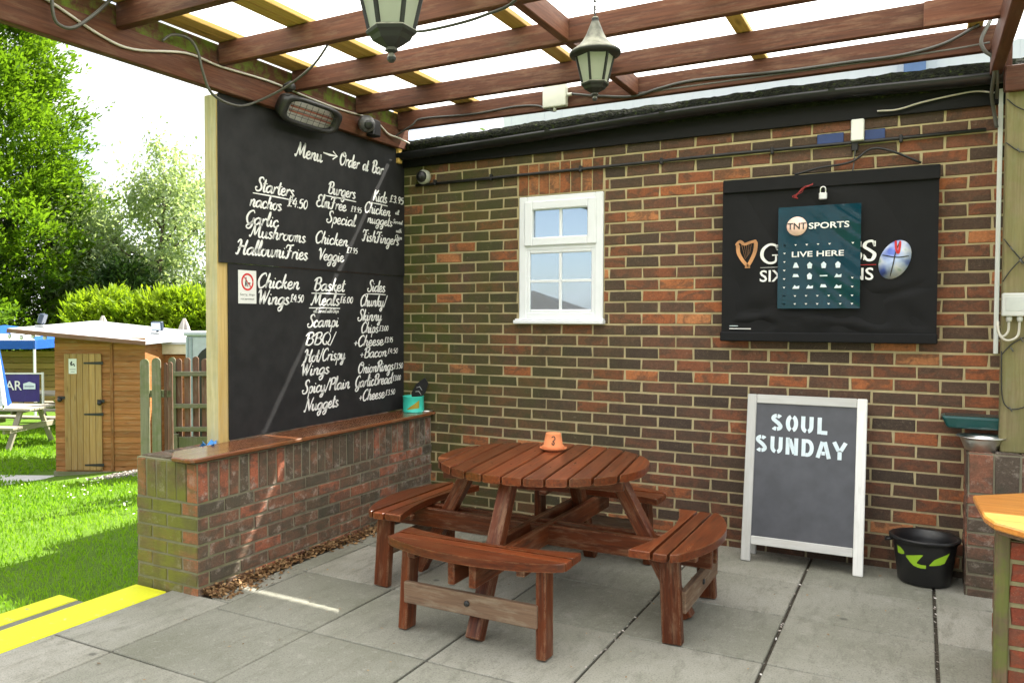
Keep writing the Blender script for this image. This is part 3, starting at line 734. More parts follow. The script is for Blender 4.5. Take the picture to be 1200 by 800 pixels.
bowl = [(.78, .85), (.5, 1.0), (.14, .72), (.06, .28), (.28, 0), (.58, .28), (.78, .95)]
UU = [(.12, 1.0), (.08, .3), (.25, 0), (.5, .3), (.66, 1.0)]
SC = {
 'a': (1.0, [bowl, [(.79, 1.0), (.73, .3), (.86, .0), (1.08, .25)]]),
 'c': (.74, [[(.66, .74), (.5, 1.0), (.2, .85), (.05, .4), (.25, 0), (.55, .1), (.8, .35)]]),
 'd': (1.0, [bowl, [(.98, 2.0), (.82, 1.0), (.74, .25), (.88, 0), (1.08, .25)]]),
 'e': (.72, [[(.1, .42), (.48, .55), (.55, .88), (.35, 1.0), (.1, .7), (.08, .25), (.3, 0), (.6, .12), (.8, .35)]]),
 'f': (.62, [[(.8, 1.75), (.66, 2.05), (.46, 1.8), (.32, .8), (.2, -.5), (.0, -.8)], [(.08, .95), (.68, 1.02)]]),
 'g': (.96, [bowl, [(.79, 1.0), (.72, 0), (.55, -.75), (.25, -.88), (.12, -.55), (.5, -.2), (1.02, .25)]]),
 'h': (.9, [[(.4, 2.05), (.22, 1.0), (.08, 0)], [(.1, .1), (.28, .75), (.52, 1.0), (.66, .8), (.58, .25), (.7, 0), (.95, .25)]]),
 'i': (.46, [[(.16, 1.0), (.1, .25), (.22, 0), (.48, .25)], [(.26, 1.42), (.22, 1.28)]]),
 'k': (.84, [[(.4, 2.05), (.22, 1.0), (.08, 0)], [(.66, 1.0), (.24, .5), (.4, .42), (.6, 0), (.9, .25)]]),
 'l': (.46, [[(.05, .3), (.38, 1.5), (.4, 2.05), (.27, 1.9), (.1, .6), (.2, 0), (.5, .25)]]),
 'm': (1.16, [[(.15, 1.0), (.08, 0)], [(.1, .1), (.25, .8), (.42, 1), (.5, .8), (.42, 0)], [(.44, .1), (.6, .8), (.78, 1), (.86, .8), (.8, .25), (.92, 0), (1.18, .25)]]),
 'n': (.92, [[(.15, 1.0), (.08, 0)], [(.1, .1), (.28, .75), (.52, 1), (.66, .8), (.58, .25), (.72, 0), (.98, .25)]]),
 'o': (.84, [[(.45, 1.0), (.1, .72), (.08, .25), (.35, 0), (.64, .3), (.6, .8), (.4, 1.0), (.62, .82), (.9, .9)]]),
 'p': (.84, [[(.22, 1.0), (.04, -.85)], [(.1, .4), (.35, .95), (.62, .85), (.65, .35), (.4, 0), (.12, .2)], [(.55, .08), (.88, .25)]]),
 'r': (.66, [[(.15, 1.0), (.08, 0)], [(.1, .1), (.25, .75), (.48, 1.0), (.66, .86)]]),
 's': (.64, [[(.55, .85), (.35, 1.0), (.15, .8), (.3, .55), (.5, .3), (.35, 0), (.05, .1)], [(.4, .02), (.7, .25)]]),
 't': (.5, [[(.32, 1.8), (.16, .6), (.2, .05), (.35, 0), (.55, .25)], [(.0, 1.12), (.58, 1.2)]]),
 'u': (.94, [UU, [(.66, 1.0), (.6, .25), (.74, 0), (1.0, .25)]]),
 'y': (.9, [UU, [(.66, 1.0), (.58, 0), (.4, -.75), (.15, -.82), (.1, -.55), (.95, .25)]]),
 'M': (1.6, [[(-.05, .25), (.1, 0), (.33, .9), (.5, 1.98)], [(.5, 1.98), (.58, .8), (.7, .2)], [(.7, .2), (1.0, 1.2), (1.25, 1.98)], [(1.25, 1.98), (1.2, .5), (1.35, 0), (1.62, .25)]]),
 'O': (1.2, [[(.8, 1.98), (.28, 1.6), (.08, .75), (.36, .02), (.86, .3), (1.12, 1.2), (.95, 1.85), (.62, 1.9), (.55, 1.5), (.85, 1.35), (1.2, 1.6)]]),
 'S': (.98, [[(1.02, 1.6), (.84, 1.98), (.48, 1.85), (.42, 1.4), (.66, 1.0), (.8, .5), (.55, .02), (.15, .03), (-.02, .4), (.22, .52)]]),
 'G': (1.1, [[(1.02, 1.6), (.84, 1.98), (.38, 1.7), (.1, .9), (.3, .15), (.65, .1), (.92, .6), (.98, .95)], [(1.0, .95), (.88, 0), (.6, -.62), (.2, -.55), (.25, -.2), (1.08, .25)]]),
 'H': (1.3, [[(-.05, 1.5), (.22, 1.92), (.4, 1.7), (.3, .8), (.1, 0), (-.15, .12)], [(1.2, 1.98), (.98, 1.0), (.92, .2), (1.06, 0), (1.32, .25)], [(.08, .8), (.6, 1.1), (1.02, .98)]]),
 'B': (1.08, [[(.38, 1.85), (.26, .9), (.14, 0)], [(-.02, 1.4), (.3, 1.85), (.82, 1.95), (.95, 1.5), (.7, 1.1), (.35, 1.05)], [(.5, 1.08), (.92, .9), (.95, .4), (.6, 0), (.1, .1)]]),
 'E': (.96, [[(.92, 1.7), (.72, 1.98), (.37, 1.8), (.32, 1.3), (.62, 1.05)], [(.62, 1.05), (.2, .85), (.08, .35), (.4, 0), (.8, .12), (1.0, .4)]]),
 'F': (1.0, [[(0, 1.45), (.2, 1.9), (.6, 1.85), (1.12, 2.0)], [(.68, 1.86), (.5, .8), (.35, .1), (.1, 0), (-.02, .3)], [(.25, 1.0), (.88, 1.1)]]),
 'C': (.98, [[(.98, 1.55), (.82, 1.98), (.37, 1.7), (.08, .9), (.28, .03), (.65, .08), (1.0, .45)]]),
 'V': (1.0, [[(-.05, 1.5), (.18, 1.95), (.35, 1.2), (.4, 0)], [(.4, 0), (.8, 1.2), (1.1, 2.0)]]),
 'K': (1.1, [[(.38, 1.95), (.22, .9), (.1, 0)], [(1.05, 1.98), (.62, 1.3), (.3, 1.0), (.6, .7), (.86, 0), (1.14, .25)]]),
 'W': (1.4, [[(-.05, 1.5), (.2, 1.95), (.3, 1.0), (.35, 0)], [(.35, 0), (.6, 1.0), (.82, 1.8)], [(.82, 1.8), (.8, .8), (.85, 0)], [(.85, 0), (1.2, 1.2), (1.42, 2.0)]]),
 'N': (1.25, [[(-.05, .2), (.12, .02), (.28, .9), (.4, 1.96)], [(.4, 1.96), (.6, 1.0), (.85, 0)], [(.85, 0), (1.05, 1.2), (1.32, 2.0)]]),
 'P': (.98, [[(.38, 1.85), (.26, .9), (.14, 0)], [(-.02, 1.4), (.3, 1.85), (.85, 1.95), (1.0, 1.45), (.75, 1.0), (.3, .95)]]),
 'R': (1.1, [[(.38, 1.85), (.26, .9), (.14, 0)], [(-.02, 1.4), (.3, 1.85), (.85, 1.95), (1.0, 1.5), (.75, 1.1), (.35, 1.05)], [(.5, 1.05), (.78, .55), (.9, 0), (1.14, .25)]]),
 'Q': (1.2, [[(.7, 1.95), (.28, 1.6), (.08, .75), (.36, .02), (.86, .3), (1.08, 1.2), (.75, 1.95)], [(.55, .5), (.85, .1), (1.1, -.2)]]),
 '/': (.6, [[(.6, 2.0), (.0, -.2)]]),
 '+': (.75, [[(.35, .95), (.33, .2)], [(.05, .58), (.65, .6)]]),
 '£': (.85, [[(.75, 1.35), (.55, 1.65), (.33, 1.4), (.36, .8), (.26, .12), (.02, .02)], [(.02, .04), (.75, .06)], [(.12, .82), (.62, .84)]]),
 '.': (.3, [[(.12, .14), (.1, .0)]]),
 '0': (.8, [[(.4, 1.6), (.1, 1.1), (.1, .4), (.36, 0), (.62, .5), (.6, 1.2), (.38, 1.6)]]),
 '1': (.45, [[(.08, 1.25), (.3, 1.6)], [(.3, 1.6), (.22, 0)]]),
 '2': (.75, [[(.1, 1.25), (.35, 1.6), (.6, 1.25), (.1, .05)], [(.1, .05), (.68, .08)]]),
 '3': (.75, [[(.1, 1.4), (.4, 1.6), (.55, 1.2), (.3, .9), (.6, .5), (.4, 0), (.05, .15)]]),
 '4': (.8, [[(.45, 1.6), (.05, .6), (.72, .62)], [(.58, 1.2), (.48, 0)]]),
 '5': (.75, [[(.2, 1.55), (.12, .9), (.5, .95), (.55, .3), (.3, 0), (.02, .12)], [(.2, 1.56), (.62, 1.58)]]),
 '6': (.75, [[(.55, 1.55), (.2, 1.1), (.08, .4), (.3, 0), (.58, .35), (.4, .75), (.12, .5)]]),
 '7': (.7, [[(.05, 1.55), (.62, 1.55)], [(.62, 1.55), (.2, 0)]]),
 '9': (.75, [[(.58, 1.2), (.3, .75), (.12, 1.2), (.35, 1.6), (.58, 1.25), (.5, .6), (.35, 0)]]),
 ' ': (.5, [])}
def script_line(text, parent, y0, y1, zmid, xh, face, bold=1.0, under=False, mat=None):
    """painted script on the board face x = face; reading direction +y"""
    m = MB(); adv = sum(SC[c][0] for c in text); wid = y1-y0
    sx = wid/adv; base = zmid-xh*.62
    x = 0; fr = (Vector((face, y0, base)), Y3, Z3, X3)
    slant = .34*xh
    for c in text:
        a, strokes = SC[c]
        for st in strokes:
            P = [((x+px)*sx+py*slant*.6, py*xh*.92+random.uniform(-.02, .02)*xh) for px, py in st]
            P = catmull(P, 4) if len(P) > 2 else P
            stroke_mesh(m, P, xh*.34*bold, xh*.135*bold, fr)
        x += a
    if under: stroke_mesh(m, [(-.02, -xh*.42), (wid*.5, -xh*.38), (wid+.01, -xh*.44)], xh*.2, xh*.2, fr)
    return m.build('lettering', mat or M_chalk, parent)

def bfont(text, parent, O, U, V, Nn, width, height, mat, name='lettering', bold=0.0, ext=.0006):
    """built-in sans letters laid on a surface: fitted to width x height from lower left corner O"""
    cu = bpy.data.curves.new('t', 'FONT'); cu.body = text; cu.extrude = 0; cu.offset = bold; cu.resolution_u = 3
    o = bpy.data.objects.new('t', cu); COL.objects.link(o); bpy.context.view_layer.update()
    dg = bpy.context.evaluated_depsgraph_get(); me = bpy.data.meshes.new_from_object(o.evaluated_get(dg))
    bpy.data.objects.remove(o); bpy.data.curves.remove(cu)
    vs = np.array([v.co[:] for v in me.vertices]); mn = vs.min(0); mxv = vs.max(0)
    for v in me.vertices:
        a = (v.co.x-mn[0])/(mxv[0]-mn[0])*width; b = (v.co.y-mn[1])/(mxv[1]-mn[1])*height
        v.co = Vector(O)+Vector(U)*a+Vector(V)*b+Vector(Nn)*ext
    me.name = name; me.materials.clear()
    return link(name, me, mat, parent)

# ================================================================== MENU BOARDS
FB = -.2305
up_b = thing('menu_board', 'upper black menu board with white script from Starters to Kids', 'menu board', (-.238, -.98, 2.2), 'menu boards')
m = MB(); m.box(-.2475, -.231, -1.938, -.004, 1.752, 2.706, .002); m.build('panel', M_board, up_b)
lo_b = thing('menu_board', 'lower black menu board listing chicken wings, basket meals and sides', 'menu board', (-.246, -.98, 1.2), 'menu boards')
m = MB(); m.box(-.2505, -.2385, -1.864, -.004, .728, 1.751, .002); m.build('panel', M_board, lo_b)
FL = -.238
T = [('Menu', -1.285, -1.015, 2.495, .052, 0), ('Order', -.825, -.60, 2.51, .050, 0), ('at', -.555, -.49, 2.512, .046, 0), ('Bar', -.445, -.30, 2.515, .050, 0),
     ('Starters', -1.65, -1.30, 2.225, .046, 1), ('nachos', -1.70, -1.42, 2.125, .044, 0), ('£4.50', -1.365, -1.165, 2.160, .040, 0), ('Garlic', -1.735, -1.45, 2.02, .045, 0),
     ('Mushrooms', -1.70, -1.19, 1.945, .043, 0), ('HalloumiFries', -1.81, -1.17, 1.838, .047, 0),
     ('Burgers', -.955, -.645, 2.295, .045, 1), ('ElmFree', -1.08, -.755, 2.195, .044, 0), ('£9.95', -.70, -.57, 2.19, .026, 0), ('Special', -.97, -.645, 2.10, .043, 0), ('Chicken', -1.09, -.735, 1.955, .044, 0),
     ('Veggie', -1.06, -.785, 1.845, .043, 0), ('£7.95', -.75, -.62, 1.90, .026, 0),
     ('Kids', -.43, -.25, 2.31, .045, 1), ('£3.95', -.215, -.02, 2.32, .034, 0), ('Chicken', -.535, -.205, 2.215, .042, 0), ('nuggets', -.50, -.18, 2.14, .038, 0), ('FishFingers', -.565, -.09, 2.01, .044, 0),
     ('all', -.135, -.085, 2.225, .018, 0), ('Served', -.17, -.04, 2.155, .017, 0), ('with', -.125, -.05, 2.09, .017, 0), ('Chips', -.14, -.045, 2.04, .018, 0)]
SC['v'] = (.8, [[(.1, 1.0), (.15, .3), (.3, 0), (.6, .5), (.66, 1.0), (.85, .9)]]); SC['w'] = (1.1, [UU, [(.66, 1.0), (.62, .3), (.78, 0), (1.0, .4), (1.05, 1.0)]])
for tx, y0, y1, z, xh, un in T: script_line(tx, up_b, y0, y1, z, xh, FB, under=bool(un), bold=.85 if xh < .03 else 1)
m = MB(); fr = (Vector((FB, -1.0, 2.525)), Y3, Z3, X3)
stroke_mesh(m, [(0, .004), (.07, .0), (.14, .004)], .014, .014, fr); stroke_mesh(m, [(.105, .03), (.15, .004), (.10, -.024)], .014, .014, fr); m.build('arrow', M_chalk, up_b)
T = [('Chicken', -1.63, -1.245, 1.648, .048, 0), ('Wings', -1.63, -1.345, 1.548, .048, 0), ('£4.50', -1.335, -1.20, 1.555, .032, 0),
     ('Basket', -1.10, -.765, 1.645, .047, 1), ('Meals', -1.125, -.825, 1.548, .047, 1), ('£6.00', -.82, -.665, 1.555, .030, 0), ('all Served with Chips', -1.10, -.83, 1.478, .015, 0),
     ('Scampi', -1.165, -.835, 1.402, .045, 0), ('BBQ/', -1.19, -.875, 1.285, .045, 0), ('Hot/Crispy', -1.20, -.76, 1.175, .045, 0), ('Wings', -1.235, -.94, 1.088, .045, 0),
     ('Spicy/Plain', -1.22, -.71, .972, .046, 0), ('Nuggets', -1.20, -.84, .855, .046, 0),
     ('Sides', -.49, -.265, 1.652, .045, 1), ('Chunky/', -.58, -.25, 1.545, .044, 0), ('Skinny', -.61, -.31, 1.44, .044, 0), ('Chips', -.57, -.355, 1.352, .042, 0), ('£3.00', -.345, -.22, 1.352, .026, 0),
     ('+Cheese', -.66, -.29, 1.257, .042, 0), ('£3.95', -.275, -.16, 1.265, .026, 0), ('+Bacon', -.585, -.245, 1.172, .042, 0), ('£4.50', -.235, -.09, 1.18, .026, 0),
     ('OnionRings', -.61, -.155, 1.065, .044, 0), ('£3.50', -.15, -.02, 1.062, .028, 0), ('GarlicBread', -.645, -.175, .968, .044, 0), ('£3.00', -.165, -.05, .972, .026, 0), ('+Cheese', -.60, -.275, .865, .043, 0), ('£3.50', -.265, -.13, .87, .026, 0)]
for tx, y0, y1, z, xh, un in T: script_line(tx, lo_b, y0, y1, z, xh, FL, under=bool(un), bold=.85 if xh < .03 else 1)
# paper notice: no dogs
nt_ = thing('notice', 'small white no dogs notice with red ring on lower menu board', 'notice', (-.237, -1.715, 1.62))
m = MB(); m.box(-.2385, -.2370, -1.79, -1.638, 1.52, 1.716, .0005); m.build('paper', M_white, nt_)
m = MB(); c0 = (-.2368, -1.714, 1.648)
ringp = [(c0[1]+.046*math.cos(a), c0[2]+.046*math.sin(a)) for a in [2*math.pi*k/28 for k in range(29)]]
stroke_mesh(m, ringp, .011, .011, (Vector((-.2369, 0, 0)), Y3, Z3, X3)); stroke_mesh(m, [(c0[1]-.031, c0[2]+.031), (c0[1]+.031, c0[2]-.031)], .008, .008, (Vector((-.2362, 0, 0)), Y3, Z3, X3)); m.build('red_ring', M_redsign, nt_)
m = MB(); fr = (Vector((-.2369, 0, 0)), Y3, Z3, X3); a, b = c0[1], c0[2]
stroke_mesh(m, [(a-.012, b+.022), (a-.013, b+.002), (a-.02, b-.026)], .010, .008, fr); stroke_mesh(m, [(a-.013, b+.002), (a-.004, b-.026)], .008, .008, fr)
stroke_mesh(m, [(a-.0, b-.008), (a+.024, b-.006)], .012, .012, fr); stroke_mesh(m, [(a+.003, b-.01), (a+.003, b-.028)], .005, .005, fr); stroke_mesh(m, [(a+.021, b-.01), (a+.021, b-.028)], .005, .005, fr); stroke_mesh(m, [(a-.012, b+.028), (a-.012, b+.023)], .012, .012, fr); m.build('pictogram', M_signblack, nt_)
bfont('Sorry, dogs', nt_, (-.2369, -1.775, 1.563), Y3, Z3, X3, .12, .018, M_signblack); bfont('not permitted', nt_, (-.2369, -1.77, 1.538), Y3, Z3, X3, .11, .016, M_signblack)

# ================================================================== PICNIC TABLE
TC = Vector((1.512, -1.385, 0)); ang = R_(8)
table = thing('picnic_table', 'round mahogany stained picnic table with four curved benches attached', 'picnic table', TC)
m = MB(); Rr = .545
ct, st = math.cos(ang), math.sin(ang); UX = Vector((ct, st, 0)); UY = Vector((-st, ct, 0))
edges = [-.545, -.450, -.351, -.252, -.152, -.051, .051, .152, .252, .351, .450, .545]
for i in range(len(edges)-1):
    a, b = edges[i]+.0055, edges[i+1]-.0055
    top = []
    for k in range(9):
        u = a+(b-a)*k/8; top.append((u, math.sqrt(max(Rr*Rr-u*u, .003))))
    poly = [(u, -v) for u, v in top]+[(u, v) for u, v in reversed(top)]
    m.prism(poly, TC+Z3*(.665+random.uniform(-.001, .001)), UX, UY, Z3, 0, .038, bev=.004, gl=lambda p, q: (q, p))
for i in range(len(edges)-1):
    for sg_ in (-1, 1):
        u_ = (edges[i]+edges[i+1])/2; v_ = sg_*.22
        if u_*u_+v_*v_ > .27: continue
        m.lathe([(.0052, 0), (.0052, .0008), (0, .001)], TC+UX*u_+UY*v_+Z3*.7035, 10, mat=1)
tt = m.build('tabletop', [M_table, M_darkmetal], table)
m = MB()
for sgn in (-1, 1):
    o = TC+UX*0+UY*(sgn*.22); m.beam(o-UX*.46+Z3*.637, o+UX*.46+Z3*.637, .06, .05, bev=.003)
m.build('cleat', M_table_leg, tt)
for dirx in (0, 1):
    m = MB(); z = .325
    for sd in (-1, 1):
        o = TC+(Y3 if dirx == 0 else X3)*(sd*.052)
        d = X3 if dirx == 0 else Y3
        if dirx == 0: m.beam(o-d*.88+Z3*z, o+d*.88+Z3*z, .036, .105, bev=.004)
        else: m.beam(o-d*.88+Z3*(z+.004), o+d*.88+Z3*(z+.004), .034, .100, bev=.004)
    m.build('cross_beam', M_table_leg, table)
def rotk(k):
    c, s = [(1, 0), (0, 1), (-1, 0), (0, -1)][k]
    return lambda u, v, z: TC+Vector((c*u-s*v, s*u+c*v, z))
for k in range(4):
    P = rotk(k)   # local frame: bench outward along -v, length along u
    # main leg, leaning out between the two beams
    m = MB(); m.beam(P(0, -.755, .004), P(0, -.395, .664), .070, .070, up=P(0, -1, 0)-TC, bev=.005); m.build('leg', M_table_leg, table)
    m = MB(); ri, ro = .705, .915
    sl_ = [(.705, .752), (.758, .830), (.836, .915)]
    Xc = .435
    def yo(u): return math.sqrt(ro*ro-u*u)
    def yi(u): return math.sqrt(ri*ri-u*u)
    yend_i, yend_o = .60, .80
    # three straight slats cut to the curved outline
    y_lo, y_hi = .575, .915
    cuts = [.575, .655, .662, .735, .742, .918]
    us = [-.44+.88*i/40 for i in range(41)]
    def vin(u): return .600+.072*(1-(u/.44)**2)
    def vout(u): return yo(u)
    for q, (c0, c1) in enumerate(((.0, .695), (.709, .768), (.782, 2))):
        lo = []; hi = []
        for u in us:
            e_ = .010*(1 if abs(u) > .43 else 0)
            p0 = max(vin(u), c0); p1 = min(vout(u)-e_, c1)
            lo.append((u, -p0)); hi.append((u, -p1))
        e = P(1, 0, 0)-TC; f = P(0, 1, 0)-TC
        m.prism(hi+lo[::-1], TC+Z3*(.385+[.0, -.002, .0015][q]), e, f, Z3, 0, .036, bev=.003, rnd=[.30, .95, .10][(q+k) % 3])
    bench = m.build('bench', M_table, table)
    for sgn in (-1, 1):
        m = MB(); m.beam(P(sgn*.345, -.775, .003), P(sgn*.335, -.755, .384), .046, .088, up=P(0, -1, 0)-TC, bev=.005); m.build('leg', M_table_leg, bench)
        m = MB(); m.beam(P(sgn*.27, -.63, .372), P(sgn*.27, -.86, .372), .04, .025, bev=.003); m.build('cleat', M_table_leg, bench)
    m = MB(); m.beam(P(-.33, -.812, .185), P(.33, -.812, .185), .030, .098, bev=.004); m.build('stretcher', M_raw, bench)
    m = MB(); m.lathe([(.013, 0), (.013, .006), (.006, .009), (0, .009)], P(0, -.8272, .19), 12, axis=P(0, -1, 0)-TC); m.build('bolt', M_darkmetal, bench)

pot = MB(); pc = (1.462, -1.115, .703)
pot.lathe([(.044, 0.010), (.060, .010), (.060, .028), (.054, .030), (.042, .092), (.040, .098), (.0, .098)], pc, 32)
po = tag(pot.build('terracotta_pot', M_terracotta), 'upside down terracotta pot with dark scribble on round table', 'flower pot')
m = MB()
def onpot(a, h):
    r = .0555-.0125*(h-.03)/.062
    return Vector((pc[0]+r*math.cos(a), pc[1]+r*math.sin(a), pc[2]+h))
A0 = R_(-68)
sq = catmull([(-.18, .078), (.05, .085), (.22, .074), (.08, .062), (-.05, .058), (.12, .05), (.05, .040), (-.12, .044), (-.1, .052)], 5)
m.tube([onpot(A0+a, h)for a, h in sq], .0022, 5); m.build('scribble', M_signblack, po)
m = MB(); m.lathe([(.0, .0), (.052, .0), (.074, .014), (.076, .018), (.071, .018), (.052, .008), (0, .008)], pc, 32)
tag(m.build('saucer', M_terracotta), 'terracotta saucer under the upturned pot', 'saucer')

# ================================================================== A-BOARD
ab = thing('pavement_sign', 'black chalkboard sign in white wood frame reading Soul Sunday', 'sign board', (2.63, -.2, 0))
AO = Vector((2.310, -.262, 0)); AV = Vector((0, .185, .972)).normalized(); AU = X3; AN = AU.cross(AV)
AN = -AN if AN.y > 0 else AN
def aP(u, v, n=0): return AO+AU*u+AV*v+AN*n
m = MB(); WA, HA = .648, .99
for u in (.026, WA-.026): m.beam(aP(u, 0.0), aP(u, HA), .052, .030, up=AN, bev=.004)
m.beam(aP(.053, HA-.026), aP(WA-.053, HA-.026), .029, .052, up=AV, bev=.003); m.beam(aP(.053, .125), aP(WA-.053, .125), .029, .050, up=AV, bev=.003)
fr_ = m.build('frame', M_aframe, ab)
m = MB(); m.hexa([aP(.045, .145, -.008), aP(WA-.045, .145, -.008), aP(WA-.045, .145, .003), aP(.045, .145, .003), aP(.045, HA-.048, -.008), aP(WA-.045, HA-.048, -.008), aP(WA-.045, HA-.048, .003), aP(.045, HA-.048, .003)]); m.build('panel', M_slate, ab)
BO = Vector((2.318, -.085, 0)); BV = Vector((0, .04, .95)).normalized()
m = MB()
for u in (.026, WA-.042): m.beam(BO+AU*u, BO+AU*u+BV*.955, .045, .026, up=Y3, bev=.003)
m.beam(BO+AU*.05+BV*.12, BO+AU*(WA-.06)+BV*.12, .026, .045, bev=.003); m.build('back_frame', M_aframe, ab)
# stencil letters: straight and curved pieces with the bridges of a stencil
def arc(cx, cy, rx, ry, a0, a1, n=8): return [(cx+rx*math.cos(R_(a0+(a1-a0)*i/n)), cy+ry*math.sin(R_(a0+(a1-a0)*i/n))) for i in range(n+1)]
ST = {'S': [arc(.5, .74, .30, .15, 30, 84)+[], arc(.5, .74, .30, .16, 96, 200)+[(.36, .60), (.62, .46)]+arc(.5, .26, .30, .16, 20, -84), arc(.5, .26, .30, .16, -96, -150)],
      'O': [arc(.45, .5, .27, .40, 98, 262, 12), arc(.55, .5, .27, .40, 82, -82, 12)],
      'U': [[(.18, .98), (.18, .4)]+arc(.46, .38, .28, .28, 180, 262, 6), [(.82, .98), (.82, .4)]+arc(.54, .38, .28, .28, 0, -82, 6)],
      'L': [[(.25, .98), (.25, .0)], [(.38, .1), (.85, .1)]],
      'N': [[(.18, 0), (.18, 1)], [(.30, .92), (.70, .08)], [(.82, 0), (.82, 1)]],
      'D': [[(.2, 0), (.2, 1)], [(.36, .9), (.5, .9)]+arc(.5, .5, .32, .40, 90, -90, 10)+[(.36, .1)]],
      'A': [[(.08, 0), (.42, .95)], [(.58, .95), (.92, 0)], [(.36, .28), (.62, .28)]],
      'Y': [[(.08, 1), (.42, .5)], [(.92, 1), (.58, .52)], [(.5, .46), (.5, 0)]]}
def stencil(text, u0, u1, v0, h, slope):
    w = (u1-u0)/len(text)
    for i, c in enumerate(text):
        m = MB()
        for s_ in ST[c]:
            pts = [(u0+i*w+(.08+.84*x)*w, v0+y*h+(i*w+x*w)*slope) for x, y in s_]
            O_ = aP(0, 0, .0032); n = len(pts); wd = .0215 if len(text) > 4 else .0225; Ls = []; Rs = []
            for k in range(n):
                a = pts[max(0, k-1)]; b = pts[min(n-1, k+1)]; dx, dy = b[0]-a[0], b[1]-a[1]; l = math.hypot(dx, dy); dx /= l; dy /= l
                Ls.append((pts[k][0]-dy*wd/2, pts[k][1]+dx*wd/2)); Rs.append((pts[k][0]+dy*wd/2, pts[k][1]-dx*wd/2))
            vs = [aP(a, b, .0042) for a, b in Ls]+[aP(a, b, .0042) for a, b in Rs]
            m.add(vs, [(k, k+1, n+k+1, n+k) for k in range(n-1)], None, .5)
        m.build('lettering', M_stencil, ab)
stencil('SOUL', .128, .462, .780, .098, -.020); stencil('SUNDAY', .045, .555, .648, .100, -.030)

# ================================================================== TELEVISION COVER AND POSTER
tv = thing('television_cover', 'black fabric cover over a wall television, printed with harp and ball', 'tv cover', (2.72, -.05, 1.8))
TX0, TX1, TZ0, TZ1, TY = 2.15, 3.288, 1.306, 2.268, -.098
m = MB(); n1, n2 = 60, 50; vs = []
def wr(x, z):
    u = (x-TX0)/(TX1-TX0); v = (z-TZ0)/(TZ1-TZ0)
    e = min(u, 1-u, v, 1-v); k = min(1, e*9)
    d = .006*math.sin(x*9+z*5)+.005*math.sin(z*23+3*math.sin(x*4))*max(0, .45-v)*2.2+.004*math.sin(x*31+z*11)*math.exp(-((v-.12)/.08)**2)
    d += .010*math.exp(-((v-.10-.05*math.sin(u*5))/.025)**2)*(-1)+.006*math.exp(-((z-(1.33+.28*(x-2.2)))/.02)**2)
    return TY+.006+max(-.014, min(.02, d*1.9))*k
for j in range(n2+1):
    for i in range(n1+1):
        x = TX0+(TX1-TX0)*i/n1; z = TZ0+(TZ1-TZ0)*j/n2; vs.append((x, wr(x, z), z))
fs = [(j*(n1+1)+i, j*(n1+1)+i+1, (j+1)*(n1+1)+i+1, (j+1)*(n1+1)+i) for j in range(n2) for i in range(n1)]
m.add(vs, fs, smooth=True)
ed = [(TX0, TZ0), (TX1, TZ0), (TX1, TZ1), (TX0, TZ1)]
m.box(TX0, TX1, TY+.0062, -.012, TZ0, TZ1, .004); cover = m.build('cover', M_fabric, tv)
m = MB(); m.box(TX0+.004, TX1+.004, TY-.012, TY+.02, 2.195, TZ1+.006, .004); m.build('hem_flap', M_fabric, tv); m = MB(); m.box(TX0-.006, TX1+.006, TY-.010, TY+.02, TZ0-.012, TZ0+.045, .006); m.build('hem_flap', M_fabric, tv)
PF = TY-.0085
def plane_stroke(pts, w0, w1, mat, name, parent, y=PF, spl=5):
    m = MB()
    for p in pts: stroke_mesh(m, catmull(p, spl) if len(p) > 2 else p, w0, w1, (Vector((0, y, 0)), X3, Z3, -Y3))
    return m.build(name, mat, parent)
# harp
h0 = (2.226, 1.742)
plane_stroke([[(h0[0]+.005, h0[1]+.135), (h0[0]+.03, h0[1]+.158), (h0[0]+.055, h0[1]+.140), (h0[0]+.09, h0[1]+.150), (h0[0]+.125, h0[1]+.158)],
              [(h0[0]+.018, h0[1]+.14), (h0[0]+.022, h0[1]+.09), (h0[0]+.045, h0[1]+.045), (h0[0]+.078, h0[1]+.004)],
              [(h0[0]+.122, h0[1]+.155), (h0[0]+.118, h0[1]+.10), (h0[0]+.10, h0[1]+.05), (h0[0]+.075, h0[1]+.004)], [(h0[0]+.06, h0[1]+.0), (h0[0]+.09, h0[1]+.0)]], .022, .013, M_gold, 'harp_print', tv)
plane_stroke([[(h0[0]+.04+.014*k, h0[1]+.138), (h0[0]+.062+.006*k, h0[1]+.05+.008*k)] for k in range(5)], .002, .002, M_gold, 'string_print', tv)
